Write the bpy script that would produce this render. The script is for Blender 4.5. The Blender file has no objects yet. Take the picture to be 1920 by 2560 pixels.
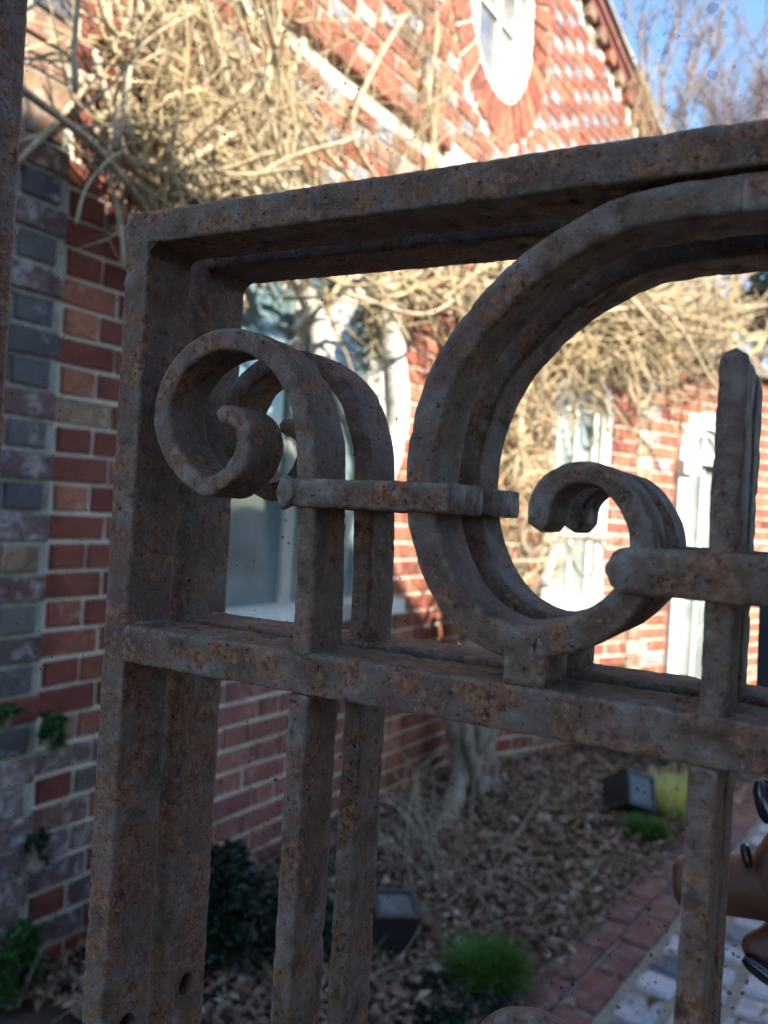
import bpy, math, random
import numpy as np
from mathutils import Vector, Matrix, noise

# ------------------------------------------------------------------ camera, sky, sun
scn = bpy.context.scene
COL = scn.collection
rng = random.Random(7)
FPX = 2100.0
def unit(v):
    v = np.array(v, float); return v / np.linalg.norm(v)
_L = unit([-4007, -235, FPX]); _X = -_L
_N = np.array([1100.5, 64.5, FPX], float); _N -= _N.dot(_X) * _X; _Y = unit(_N)
_Z = np.cross(_Y, _X)
if _Z[1] > 0: _Z = -_Z
RW = np.array([_X, _Y, _Z])
EYE = np.array([0, -.24, 1.25])
cam = bpy.data.cameras.new('camera'); camo = bpy.data.objects.new('camera', cam); COL.objects.link(camo)
c0, c1, c2 = RW[:, 0], -RW[:, 1], -RW[:, 2]
camo.matrix_world = Matrix(((c0[0], c1[0], c2[0], EYE[0]), (c0[1], c1[1], c2[1], EYE[1]), (c0[2], c1[2], c2[2], EYE[2]), (0, 0, 0, 1)))
cam.sensor_fit = 'HORIZONTAL'; cam.sensor_width = 36; cam.lens = 36 * FPX / 1920
cam.clip_start = .01; cam.clip_end = 2000
cam.dof.use_dof = True; cam.dof.focus_distance = .33; cam.dof.aperture_fstop = 17
scn.camera = camo
SUN = Vector((.80, -.35, .60)).normalized()
world = bpy.data.worlds.new('World'); scn.world = world; world.use_nodes = True
wt = world.node_tree; bg = wt.nodes['Background']
sky = wt.nodes.new('ShaderNodeTexSky'); sky.sky_type = 'NISHITA'; sky.sun_disc = False
sky.sun_elevation = math.asin(SUN.z); sky.sun_rotation = math.atan2(SUN.x, SUN.y)
sky.air_density = 1.0; sky.dust_density = .3; sky.ozone_density = .8
tint = wt.nodes.new('ShaderNodeMix'); tint.data_type = 'RGBA'; tint.blend_type = 'MULTIPLY'; tint.inputs[0].default_value = 1; tint.inputs[7].default_value = (.80, .96, 1.05, 1)
wt.links.new(sky.outputs[0], tint.inputs[6]); wt.links.new(tint.outputs[2], bg.inputs[0]); bg.inputs[1].default_value = .125
sun = bpy.data.lights.new('sun', 'SUN'); sun.energy = 5.0; sun.angle = math.radians(.53); sun.color = (1, .93, .82)
suno = bpy.data.objects.new('sun', sun); COL.objects.link(suno)
suno.rotation_euler = SUN.to_track_quat('Z', 'Y').to_euler()
scn.view_settings.view_transform = 'Standard'; scn.view_settings.look = 'None'
scn.view_settings.exposure = 1.7; scn.view_settings.gamma = 1.0
scn.cycles.max_bounces = 6; scn.cycles.use_denoising = True

# ------------------------------------------------------------------ helpers
def ray(u, v): return RW @ np.array([u - 960., v - 1280., FPX])
def hit(u, v, p, n):
    d = ray(u, v); p = np.array(p, float); n = np.array(n, float)
    return EYE + d * (np.dot(p - EYE, n) / np.dot(d, n))
def gt(u, v):
    p = hit(u, v, (0, 0, 0), (0, 1, 0)); return (p[0], p[2])
def gnd(u, v): return hit(u, v, (0, 0, 0), (0, 0, 1))
def fwd(P): return float(RW[:, 2] @ (np.array(P, float) - EYE))
def project(P):
    c = RW.T @ (np.array(P, float) - EYE)
    return (960 + FPX * c[0] / c[2], 1280 + FPX * c[1] / c[2], c[2])
def in_frame(P, m=60):
    u, v, w = project(P); return w > .1 and -m < u < 1920 + m and -m < v < 2560 + m

def mesh_obj(name, verts, faces, mat=None, parent=None, smooth=False, label=None, cat=None, group=None, kind=None):
    me = bpy.data.meshes.new(name); me.from_pydata([tuple(map(float, v)) for v in verts], [], faces); me.update()
    if smooth:
        me.polygons.foreach_set('use_smooth', [True] * len(me.polygons))
    if mat: me.materials.append(mat)
    return link(name, me, parent, label, cat, group, kind)
def attach(o, parent):
    o.parent = parent
    if parent.type == 'EMPTY': o.matrix_parent_inverse = Matrix.Translation(-parent.location)
def link(name, me, parent=None, label=None, cat=None, group=None, kind=None):
    o = bpy.data.objects.new(name, me); COL.objects.link(o)
    if parent: attach(o, parent)
    tag(o, label, cat, group, kind); return o
def tag(o, label=None, cat=None, group=None, kind=None):
    if label: o['label'] = label
    if cat: o['category'] = cat
    if group: o['group'] = group
    if kind: o['kind'] = kind
def thing(name, loc=(0, 0, 0), label=None, cat=None, group=None):
    o = bpy.data.objects.new(name, None); COL.objects.link(o); o.location = loc; o.empty_display_size = .05
    tag(o, label, cat, group); return o

class MB:
    def __init__(s): s.v = []; s.f = []
    def add(s, vs, fs):
        n = len(s.v); s.v += [tuple(v) for v in vs]; s.f += [tuple(i + n for i in f) for f in fs]
    def box(s, o, ax, ay, az):
        o, ax, ay, az = map(Vector, (o, ax, ay, az))
        vs = [o + ax * i + ay * j + az * k for k in (0, 1) for j in (0, 1) for i in (0, 1)]
        s.add(vs, [(0, 2, 3, 1), (4, 5, 7, 6), (0, 1, 5, 4), (2, 6, 7, 3), (0, 4, 6, 2), (1, 3, 7, 5)])
    def tube(s, pts, rad, sides=6, cap=True):
        pts = [Vector(p) for p in pts]; n = len(pts)
        if n < 2: return
        t = (pts[1] - pts[0]).normalized()
        a = t.orthogonal().normalized(); vs = []
        for i, p in enumerate(pts):
            t = (pts[min(i + 1, n - 1)] - pts[max(i - 1, 0)])
            if t.length < 1e-9: t = Vector((0, 0, 1))
            t.normalize(); a = (a - t * a.dot(t))
            if a.length < 1e-6: a = t.orthogonal()
            a.normalize(); b = t.cross(a); r = rad[i] if isinstance(rad, (list, tuple)) else rad
            for k in range(sides):
                w = 2 * math.pi * k / sides; vs.append(p + (a * math.cos(w) + b * math.sin(w)) * r)
        fs = [(i * sides + k, i * sides + (k + 1) % sides, (i + 1) * sides + (k + 1) % sides, (i + 1) * sides + k) for i in range(n - 1) for k in range(sides)]
        if cap: fs += [tuple(range(sides))[::-1], tuple((n - 1) * sides + k for k in range(sides))]
        s.add(vs, fs)
    def build(s, name, mat=None, parent=None, **k): return mesh_obj(name, s.v, s.f, mat, parent, **k)

def catmull(pts, step):
    pts = [Vector(p) for p in pts]; P = [pts[0] * 2 - pts[1]] + pts + [pts[-1] * 2 - pts[-2]]; out = []
    for i in range(1, len(P) - 2):
        n = max(1, int((P[i + 1] - P[i]).length / step))
        for k in range(n):
            t = k / n; a, b, c, d = P[i - 1], P[i], P[i + 1], P[i + 2]
            out.append(.5 * ((2 * b) + (-a + c) * t + (2 * a - 5 * b + 4 * c - d) * t * t + (-a + 3 * b - 3 * c + d) * t ** 3))
    out.append(pts[-1]); return out

# ------------------------------------------------------------------ materials
def new_mat(name, rough=.9, spec=.3):
    m = bpy.data.materials.new(name); m.use_nodes = True; nt = m.node_tree
    b = nt.nodes['Principled BSDF']; b.inputs['Roughness'].default_value = rough; b.inputs['Specular IOR Level'].default_value = spec
    return m, nt, b
def N(nt, t, **k):
    n = nt.nodes.new(t)
    for a, v in k.items():
        if isinstance(v, (int, float, str, bool)) and hasattr(n, a): setattr(n, a, v)
        else: n.inputs[a].default_value = v
    return n
def tex(nt, scale, detail=6, rough=.6, dist=0, world_pos=True, stretch=None):
    if world_pos: src = N(nt, 'ShaderNodeNewGeometry').outputs['Position']
    else: src = N(nt, 'ShaderNodeTexCoord').outputs['Object']
    if stretch:
        mp = N(nt, 'ShaderNodeMapping'); mp.inputs['Scale'].default_value = stretch
        nt.links.new(src, mp.inputs[0]); src = mp.outputs[0]
    n = N(nt, 'ShaderNodeTexNoise'); n.inputs['Scale'].default_value = scale; n.inputs['Detail'].default_value = detail
    n.inputs['Roughness'].default_value = rough; n.inputs['Distortion'].default_value = dist
    nt.links.new(src, n.inputs['Vector']); return n.outputs['Fac']
def ramp(nt, fac, stops, interp='LINEAR'):
    r = N(nt, 'ShaderNodeValToRGB'); cr = r.color_ramp; cr.interpolation = interp
    while len(cr.elements) > 1: cr.elements.remove(cr.elements[-1])
    for i, (p, c) in enumerate(stops):
        e = cr.elements[0] if i == 0 else cr.elements.new(p)
        e.position = p; e.color = (*c, 1) if len(c) == 3 else c
    nt.links.new(fac, r.inputs[0]); return r.outputs[0]
def mix(nt, fac, a, b, mode='MIX'):
    n = N(nt, 'ShaderNodeMix'); n.data_type = 'RGBA'; n.blend_type = mode
    for sock, v in ((n.inputs[0], fac), (n.inputs[6], a), (n.inputs[7], b)):
        if hasattr(v, 'is_linked'): nt.links.new(v, sock)
        elif isinstance(v, (tuple, list)): sock.default_value = (*v, 1)
        else: sock.default_value = v
    return n.outputs[2]
def bump(nt, b, h, strength=.4, dist=.002):
    n = N(nt, 'ShaderNodeBump'); n.inputs['Strength'].default_value = strength; n.inputs['Distance'].default_value = dist
    nt.links.new(h, n.inputs['Height']); nt.links.new(n.outputs[0], b.inputs['Normal'])
G3 = lambda a: (a, a, a)

def iron_mat(name, rust_shift=0, dark=1.0):
    m, nt, b = new_mat(name, .62, .25)
    c = lambda *x: tuple(v * dark for v in x)
    base = ramp(nt, tex(nt, 75, 8, .68), [(.34, c(.07, .034, .022)), (.46, c(.19, .108, .070)), (.56, c(.235, .170, .138)), (.70, c(.35, .30, .27))])
    wash = ramp(nt, tex(nt, 22, 3, .5), [(.45, G3(0)), (.65, G3(.6))])
    base = mix(nt, wash, base, c(.17, .080, .070))
    src = tex(nt, 62, 9, .72, .15)
    th = .57 - rust_shift
    # rust patch with an orange rim and a dark flaking heart
    col = mix(nt, ramp(nt, src, [(th - .05, G3(0)), (th, G3(1))]), base, ramp(nt, tex(nt, 260, 6, .75), [(.34, c(.12, .045, .030)), (.5, c(.28, .115, .060)), (.66, c(.44, .24, .14))]))
    col = mix(nt, ramp(nt, src, [(th + .055, G3(0)), (th + .085, G3(1))]), col, ramp(nt, tex(nt, 300, 5, .7), [(.35, c(.045, .022, .02)), (.62, c(.15, .065, .045))]))
    s2 = tex(nt, 210, 9, .8, .1)
    col = mix(nt, ramp(nt, s2, [(.585 - rust_shift * .5, G3(0)), (.63 - rust_shift * .5, G3(.9))]), col, ramp(nt, tex(nt, 420, 4, .7), [(.35, c(.20, .075, .04)), (.6, c(.40, .20, .10))]))
    col = mix(nt, ramp(nt, tex(nt, 800, 4, .7), [(.62, G3(0)), (.70, G3(.9))]), col, c(.46, .38, .31))
    col = mix(nt, ramp(nt, tex(nt, 520, 4, .65), [(.33, G3(.95)), (.41, G3(0))]), col, c(.022, .015, .014))
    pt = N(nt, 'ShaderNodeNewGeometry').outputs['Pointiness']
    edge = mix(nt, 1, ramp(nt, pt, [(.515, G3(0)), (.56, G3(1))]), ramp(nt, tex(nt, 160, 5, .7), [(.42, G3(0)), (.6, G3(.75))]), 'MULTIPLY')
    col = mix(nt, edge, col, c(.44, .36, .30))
    concave_dark = ramp(nt, pt, [(.42, G3(.35)), (.49, G3(1))]); col = mix(nt, .8, col, concave_dark, 'MULTIPLY')  # darkens concave parts of the surface by pointiness
    nt.links.new(col, b.inputs['Base Color'])
    nt.links.new(ramp(nt, tex(nt, 150, 4), [(.3, G3(.5)), (.7, G3(.85))]), b.inputs['Roughness'])
    h = mix(nt, .5, tex(nt, 300, 9, .8), tex(nt, 1100, 5, .75)); bump(nt, b, h, 1.0, .0022)
    return m
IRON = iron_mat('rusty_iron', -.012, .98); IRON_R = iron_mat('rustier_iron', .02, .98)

def rnd01(nt):
    oi = N(nt, 'ShaderNodeObjectInfo').outputs['Random']; ri = N(nt, 'ShaderNodeNewGeometry').outputs['Random Per Island']
    a = N(nt, 'ShaderNodeMath', operation='ADD'); nt.links.new(oi, a.inputs[0]); nt.links.new(ri, a.inputs[1])
    f = N(nt, 'ShaderNodeMath', operation='FRACT'); nt.links.new(a.outputs[0], f.inputs[0]); return f.outputs[0]
def brick_mat(name, cols, blotch=None, bl=.62, gl=.88, rough=.9):
    m, nt, b = new_mat(name, rough, .25)
    r = rnd01(nt); n = len(cols)
    c = ramp(nt, r, [(i / max(1, n - 1), x) for i, x in enumerate(cols)])
    c = mix(nt, ramp(nt, tex(nt, 55, 6, .7), [(.3, G3(0)), (.7, G3(1))]), c, mix(nt, .5, c, (.12, .06, .05)), 'MIX')
    c = mix(nt, .35, c, ramp(nt, tex(nt, 400, 5, .7), [(.3, G3(.55)), (.7, G3(1))]), 'MULTIPLY')
    c = mix(nt, .8, c, ramp(nt, tex(nt, 7, 6, .7, .4), [(.32, G3(.42)), (.55, G3(1))]), 'MULTIPLY')
    if blotch: c = mix(nt, ramp(nt, tex(nt, 22, 6, .68, .6), [(bl - .1, G3(0)), (bl + .06, G3(.85))]), c, blotch)
    nt.links.new(c, b.inputs['Base Color']); bump(nt, b, tex(nt, 160, 6, .7), .6, .002)
    return m
RED = brick_mat('red_brick', [(.30, .085, .05), (.40, .13, .075), (.24, .07, .05), (.50, .20, .11), (.36, .12, .07)], (.50, .32, .22), .66)
ROSE = brick_mat('rose_brick', [(.30, .10, .08), (.36, .14, .11), (.24, .085, .075), (.40, .15, .10)], (.42, .27, .22), .66)
DEEP = brick_mat('deep_red_brick', [(.20, .042, .032), (.25, .065, .042), (.16, .035, .030), (.30, .095, .055), (.22, .05, .036)], (.30, .20, .17), .74)
BLUE = brick_mat('blue_grey_brick', [(.085, .097, .11), (.13, .135, .14), (.065, .077, .09), (.18, .165, .15)], (.40, .38, .36), .68, rough=.6)
PURPLE = brick_mat('purple_brick', [(.16, .115, .11), (.21, .145, .13), (.12, .095, .095), (.22, .10, .075)], (.36, .33, .33), .60)
PALEG = brick_mat('grey_glazed_brick', [(.36, .37, .38), (.28, .29, .31), (.45, .43, .40)], (.5, .48, .44), .66)
TAN = brick_mat('tan_brick', [(.30, .20, .12), (.36, .24, .15), (.26, .15, .10)], (.4, .33, .25), .6)
CREAM = brick_mat('cream_brick', [(.62, .55, .38), (.55, .46, .30)], (.7, .65, .5), .6)
def mortar_mat(name, a, b_, mossy=False):
    m, nt, b = new_mat(name, .95, .1)
    c = ramp(nt, tex(nt, 35, 7, .7), [(.3, a), (.7, b_)])
    if mossy: c = mix(nt, ramp(nt, tex(nt, 9, 5, .6), [(.52, G3(0)), (.66, G3(.8))]), c, (.14, .12, .06))
    nt.links.new(c, b.inputs['Base Color']); bump(nt, b, tex(nt, 300, 6, .7), .8, .003); return m
MORTAR = mortar_mat('cream_mortar', (.50, .45, .35), (.70, .64, .52)); MORTAR_L = mortar_mat('mossy_mortar', (.22, .21, .18), (.44, .43, .37), True)

def simple(name, cols, scale=40, rough=.8, spec=.3, bmp=.3, bd=.002, stretch=None, metal=0, bscale=None):
    m, nt, b = new_mat(name, rough, spec); n = len(cols)
    nt.links.new(ramp(nt, tex(nt, scale, 6, .65, stretch=stretch), [(.3 + .4 * i / max(1, n - 1), c) for i, c in enumerate(cols)]), b.inputs['Base Color'])
    if bmp: bump(nt, b, tex(nt, bscale or scale * 3, 6, .7, stretch=stretch), bmp, bd)
    b.inputs['Metallic'].default_value = metal; return m
def foliage_mat(name, cols, rough=.6, trans=.25):
    m, nt, b = new_mat(name, rough, .3); n = len(cols)
    c = ramp(nt, rnd01(nt), [(i / max(1, n - 1), x) for i, x in enumerate(cols)])
    nt.links.new(c, b.inputs['Base Color'])
    t = N(nt, 'ShaderNodeBsdfTranslucent'); nt.links.new(c, t.inputs[0])
    mx = N(nt, 'ShaderNodeMixShader'); mx.inputs[0].default_value = trans
    nt.links.new(b.outputs[0], mx.inputs[1]); nt.links.new(t.outputs[0], mx.inputs[2])
    nt.links.new(mx.outputs[0], nt.nodes['Material Output'].inputs['Surface']); return m
def island_mat(name, cols, rough=.85):
    m, nt, b = new_mat(name, rough, .2); n = len(cols)
    c = ramp(nt, rnd01(nt), [(i / max(1, n - 1), x) for i, x in enumerate(cols)])
    c = mix(nt, .5, c, ramp(nt, tex(nt, 120, 4, .7), [(.3, G3(.5)), (.7, G3(1))]), 'MULTIPLY')
    nt.links.new(c, b.inputs['Base Color']); bump(nt, b, tex(nt, 250, 4, .7), .5, .002); return m
TWIG = island_mat('dry_vine_bark', [(.48, .36, .19), (.58, .46, .27), (.22, .16, .09), (.52, .42, .26), (.30, .23, .14)])
STEM = simple('vine_bark', [(.24, .19, .12), (.42, .34, .22), (.54, .46, .32)], 60, .9, .2, .8, .003, (1, 1, .3))
PALE = simple('pale_mottled_bark', [(.22, .20, .17), (.52, .49, .42), (.66, .63, .56)], 28, .85, .2, .7, .004)
GREYB = simple('grey_trunk_bark', [(.09, .068, .048), (.24, .19, .145), (.36, .31, .25)], 30, .9, .2, 1.0, .008, (1, 1, .25))
OLDP = simple('aged_cream_paint', [(.34, .34, .29), (.50, .49, .43)], 20, .6, .3, .2, .001)
WHITE = simple('white_paint', [(.56, .55, .49), (.70, .69, .63)], 20, .5, .4, .15, .001)
SOIL = simple('dark_soil', [(.035, .024, .018), (.075, .052, .038), (.12, .09, .065)], 9, .95, .1, 1.0, .02)
LEAF_L = island_mat('fallen_leaves', [(.22, .125, .085), (.33, .21, .145), (.14, .08, .055), (.44, .33, .24), (.27, .14, .095), (.54, .45, .35)])
STRAW = island_mat('dry_straw', [(.36, .29, .19), (.26, .20, .13), (.46, .39, .28)])
IVY = foliage_mat('ivy_green', [(.022, .07, .018), (.04, .11, .025), (.03, .085, .02)])
DARKG = foliage_mat('dark_evergreen', [(.005, .014, .009), (.009, .025, .013), (.007, .02, .012)], .5, .1)
GRASS = foliage_mat('fresh_grass', [(.02, .075, .008), (.04, .13, .012), (.03, .10, .012), (.12, .24, .03)])
YGREEN_SUN = foliage_mat('yellow_green_painted_sun', [(.45, .46, .12), (.62, .60, .24), (.32, .38, .08)])  # bright tone stands in for sunlight on grass that lies in shade
FAR_T = simple('far_tree_bark', [(.24, .18, .18), (.38, .31, .27)], 3, .9, .1, 0)
FAR_G = foliage_mat('pine_needles', [(.07, .09, .05), (.12, .13, .08), (.16, .13, .09)])
BLACKM = simple('black_paint', [(.012, .014, .016), (.028, .03, .034)], 60, .5, .4, .2, .001)

def glass_mat(name, col, rough=.06):
    m, nt, b = new_mat(name, rough, .8)
    nt.links.new(ramp(nt, tex(nt, 5, 4, .5), [(.35, tuple(v * .5 for v in col)), (.65, col)]), b.inputs['Base Color'])
    bump(nt, b, tex(nt, 6, 2, .4), .12, .01)
    b.inputs['Coat Weight'].default_value = .6; b.inputs['Coat Roughness'].default_value = .03; return m
GLASS = glass_mat('window_glass', (.13, .20, .21)); GLASS_P = glass_mat('pale_window_glass', (.30, .34, .31)); GLASS_O = glass_mat('milky_window_glass', (.24, .23, .21))

# ------------------------------------------------------------------ the brick walls' planes
RR = np.array([RW[0, 0], RW[1, 0]]); RR /= np.linalg.norm(RR); FF = np.array([-RR[1], RR[0]])
def plan(xc, zc): return np.array([0, -.24]) + RR * xc + FF * zc
class Wall:
    def __init__(s, A, d):
        s.A = A; s.d = d / np.linalg.norm(d); s.n = np.array([s.d[1], -s.d[0]])
    def P(s, a, z, out=0.): return Vector((*(s.A + s.d * a + s.n * out), z))
    def at(s, u, v, out=0.):
        p = hit(u, v, (*(s.A + s.n * out), 0), (*s.n, 0)); return float((p[:2] - s.A) @ s.d), float(p[2])
W1 = Wall(plan(-.43, 2.763), RR * .572 + FF * .8954)
W2 = Wall(plan(.363, 4.008), RR * .839 + FF * .595)
JO = .010; BL = .215; BH = .065; HD = .1025; CO = .075

def brick_mesh(L, mat, seed):
    r = random.Random(seed); h = BH; c = .0035; D = .05
    j = lambda k=.0026: r.uniform(-k, k)
    def quad(i, y): return [(-L / 2 + i + j(), y + j(.0008), -h / 2 + i + j()), (L / 2 - i + j(), y + j(.0008), -h / 2 + i + j()), (L / 2 - i + j(), y + j(.0008), h / 2 - i + j()), (-L / 2 + i + j(), y + j(.0008), h / 2 - i + j())]
    vs = quad(c, 0) + quad(0, c) + quad(0, D)
    fs = [(0, 1, 2, 3)] + [(a, 4 + a, 4 + (a + 1) % 4, (a + 1) % 4) for a in range(4)] + [(4 + a, 8 + a, 8 + (a + 1) % 4, 4 + (a + 1) % 4) for a in range(4)]
    me = bpy.data.meshes.new('brick'); me.from_pydata(vs, [], fs); me.materials.append(mat); me.update(); return me
_bm = {}
def get_brick(kind, mat, k):
    key = (kind, mat.name, k)
    if key not in _bm: _bm[key] = brick_mesh(BL if kind == 's' else HD, mat, hash(key) % 9999 if False else (len(_bm) * 17 + 3))
    return _bm[key]
def lay_bricks(parent, W, bricks, budget=300, name='brick'):
    """bricks: (s_centre, z_centre, length, kind, mat, out)"""
    # local -y is out of the wall (front face at y=0 of the mesh faces -y)
    rows = []
    for b in bricks:
        P = W.P(b[0], b[1], b[5]); vis = in_frame(P, 25); w = fwd(P)
        rows.append(((b[2] / w ** 2.4) if vis and w > .3 else 0, b, P))
    rows.sort(key=lambda r: -r[0])
    rot = Matrix(((W.d[0], -W.n[0], 0), (W.d[1], -W.n[1], 0), (0, 0, 1)))
    rest = {}
    for i, (sc, b, P) in enumerate(rows):
        s, z, L, kind, mat, out = b
        me = get_brick(kind, mat, rng.randrange(3)); L0 = BL if kind == 's' else HD
        M = rot @ Matrix.Rotation(rng.uniform(-.008, .008), 3, 'Y') @ Matrix.Rotation(rng.uniform(-.012, .012), 3, 'Z')
        M4 = Matrix.Translation(P + Vector((*W.n, 0)) * rng.uniform(-.0015, .0025)) @ M.to_4x4() @ Matrix.Diagonal((L / L0 * rng.uniform(.985, 1.0), 1, rng.uniform(.96, 1.02), 1))
        if i < budget and sc > 0:
            o = bpy.data.objects.new(name, me); COL.objects.link(o); attach(o, parent); o.matrix_basis = M4
        else:
            q = rest.setdefault(mat.name, [mat, MB()])[1]
            q.add([M4 @ v.co for v in me.vertices], [tuple(p.vertices) for p in me.polygons])
    if rest:
        vs, fs, mi, mats = [], [], [], []
        for k, (mat, q) in enumerate(rest.values()):
            n = len(vs); vs += q.v; fs += [tuple(i + n for i in f) for f in q.f]; mi += [k] * len(q.f); mats.append(mat)
        o = mesh_obj('brickwork', vs, fs, None, parent, kind='stuff')
        for m in mats: o.data.materials.append(m)
        o.data.polygons.foreach_set('material_index', mi)
def flemish(s0, s1, z0, z1, matf, hole=None, out=0., phase=0.):
    res = []; k0 = int(math.floor(z0 / CO)); k1 = int(z1 / CO) if not callable(z1) else 90
    per = BL + HD + 2 * JO
    for k in range(k0, k1):
        z = (k + .5) * CO
        x = s0 - per + ((k % 2) * per / 2 + phase) % per - per; st = True
        while x < s1:
            L = BL if st else HD; a, b = max(x, s0), min(x + L, s1)
            if b - a > .03:
                c = (a + b) / 2
                if (not callable(z1) or z + .04 < z1(c)):
                    seg = [(a, b)]
                    if hole:
                        seg = []
                        n = 12; xs = [a + (b - a) * (i + .5) / n for i in range(n)]; run = None
                        for q, xx in enumerate(xs + [None]):
                            ok = xx is not None and not hole(xx, z)
                            if ok and run is None: run = q
                            if not ok and run is not None:
                                if (q - run) >= 3: seg.append((a + (b - a) * run / n, a + (b - a) * q / n))
                                run = None
                    for (p, q) in seg:
                        m = matf((p + q) / 2, z, st, k)
                        if m is not None: res.append(((p + q) / 2, z, q - p, 's' if (q - p) > .13 else 'h', m, out))
            x += L + JO; st = not st
    return res
def slab(W, s0, s1, z0, z1, out, depth, mb=None):
    """box whose front lies at `out` and goes `depth` back"""
    mb = mb or MB(); o = W.P(s0, z0, out - depth)
    z1f = z1
    mb.box(o, Vector((*W.d, 0)) * (s1 - s0), Vector((*W.n, 0)) * depth, (0, 0, z1f - z0)); return mb
def wall_core(W, name, mat, parent, s0, s1, ztop, hole, out, depth=.22, step=.05, z0=0.):
    """a mortar backing with real openings: grid cells, front, back, and reveals"""
    ns = int(round((s1 - s0) / step)); mb = MB(); zt = max(ztop(s0), ztop(s1)) if callable(ztop) else ztop
    nz = int(round((zt - z0) / step)); ok = {}
    for i in range(ns):
        for k in range(nz):
            a = s0 + (i + .5) * step; z = z0 + (k + .5) * step
            top = ztop(a) if callable(ztop) else ztop
            if z < top + step / 2 and not (hole and hole(a, z)): ok[(i, k)] = 1
    idx = {}; vs = []; fs = []
    def V(i, k, b):
        key = (i, k, b)
        if key not in idx: idx[key] = len(vs); vs.append(W.P(s0 + i * step, z0 + k * step, out - depth * b))
        return idx[key]
    for (i, k) in ok:
        fs.append((V(i, k, 0), V(i + 1, k, 0), V(i + 1, k + 1, 0), V(i, k + 1, 0)))
        fs.append((V(i, k, 1), V(i, k + 1, 1), V(i + 1, k + 1, 1), V(i + 1, k, 1)))
        if (i - 1, k) not in ok: fs.append((V(i, k, 0), V(i, k + 1, 0), V(i, k + 1, 1), V(i, k, 1)))
        if (i + 1, k) not in ok: fs.append((V(i + 1, k, 0), V(i + 1, k, 1), V(i + 1, k + 1, 1), V(i + 1, k + 1, 0)))
        if (i, k - 1) not in ok: fs.append((V(i, k, 0), V(i, k, 1), V(i + 1, k, 1), V(i + 1, k, 0)))
        if (i, k + 1) not in ok: fs.append((V(i, k + 1, 0), V(i + 1, k + 1, 0), V(i + 1, k + 1, 1), V(i, k + 1, 1)))
    return mesh_obj(name, vs, fs, mat, parent)

# ------------------------------------------------------------------ ground, path
PD = np.array([.193, 1.392]); PD /= np.linalg.norm(PD); PN = np.array([PD[1], -PD[0]])      # path direction, and to its right
PE = np.array([-.637, 1.977])                                                           # bed edge of the path
def pathP(a, b, z=0.): return Vector((*(PE + PD * a + PN * b), z))
n = 60; gv = []; gf = []
xs = [-400, -60, -20, -8] + [-4 + .25 * i for i in range(33)] + [8, 20, 60, 400]; ys = [-400, -60, -20, -6] + [-2 + .25 * i for i in range(41)] + [12, 30, 80, 400]
for y in ys:
    for x in xs:
        z = -.012
        if -4 < x < 4.1 and .5 < y < 8: z += .012 * noise.noise(Vector((x * 2, y * 2, 0)))
        rel = (np.array([x, y]) - PE) @ PN
        gv.append((x, y, z if rel < -.02 else -.055))
for j in range(len(ys) - 1):
    for i in range(len(xs) - 1):
        q = j * len(xs) + i; gf.append((q, q + 1, q + len(xs) + 1, q + len(xs)))
mesh_obj('ground', gv, gf, SOIL, kind='structure')
MJ = mortar_mat('path_mortar', (.17, .15, .12), (.30, .27, .22))
mb = MB(); o = pathP(-3.2, -.02, -.05); mb.box(o, Vector((*PN, 0)) * 3.4, Vector((*PD, 0)) * 9.5, (0, 0, .042))
path = mb.build('path', MJ, kind='structure')
PATHB = brick_mat('path_brick', [(.20, .075, .06), (.15, .06, .055), (.25, .10, .075), (.17, .10, .085)], (.16, .15, .14), .6)
SETTS = [brick_mat('pale_sett_stone', [(.62, .62, .62), (.52, .53, .56)], (.3, .3, .33), .66), brick_mat('blue_grey_sett_stone', [(.12, .15, .19), (.18, .21, .26)], (.35, .35, .36), .66)]
def paver(L, Wd, mat, seed, h=.05, rnd=.006):
    r = random.Random(seed); j = lambda k: r.uniform(-k, k)
    def ringq(i, z, k): 
        c = [(-L / 2 + i, -Wd / 2 + i), (L / 2 - i, -Wd / 2 + i), (L / 2 - i, Wd / 2 - i), (-L / 2 + i, Wd / 2 - i)]; out = []
        for a in range(4):
            p, q = c[a], c[(a + 1) % 4]
            out.append((p[0] * .97 + j(k), p[1] * .97 + j(k), z + j(.001))); out.append(((p[0] + q[0]) / 2 + j(k), (p[1] + q[1]) / 2 + j(k), z + j(.001)))
        return out
    k = rnd * .5; base = ringq(0, -h, k); r2 = [(x, y, -rnd) for x, y, z in base]; r3 = [(x * (1 - 2 * rnd / L), y * (1 - 2 * rnd / Wd), j(.0012)) for x, y, z in base]
    vs = base + r2 + r3 + [(0, 0, .001)]
    fs = [(a, (a + 1) % 8, 8 + (a + 1) % 8, 8 + a) for a in range(8)] + [(8 + a, 8 + (a + 1) % 8, 16 + (a + 1) % 8, 16 + a) for a in range(8)] + [(16 + a, 16 + (a + 1) % 8, 24) for a in range(8)]
    me = bpy.data.meshes.new('paver'); me.from_pydata(vs, [], fs); me.materials.append(mat); me.update(); return me
pb = [paver(.202, .092, PATHB, i) for i in range(4)]
ang = math.atan2(PD[1], PD[0])
for row in range(2):
    for i in range(-9, 26):
        o = link('brick', pb[rng.randrange(4)], path); P = pathP(i * .212 + row * .1,   .046 + row * .098, .004 + rng.uniform(-.002, .002))
        o.matrix_basis = Matrix.Translation(P) @ Matrix.Rotation(ang + rng.uniform(-.02, .02), 4, 'Z') @ Matrix.Rotation(rng.uniform(-.01, .01), 4, 'X')
ps = [paver(.120, .098, SETTS[i % 2], 20 + i, .05, .012) for i in range(8)]
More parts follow.
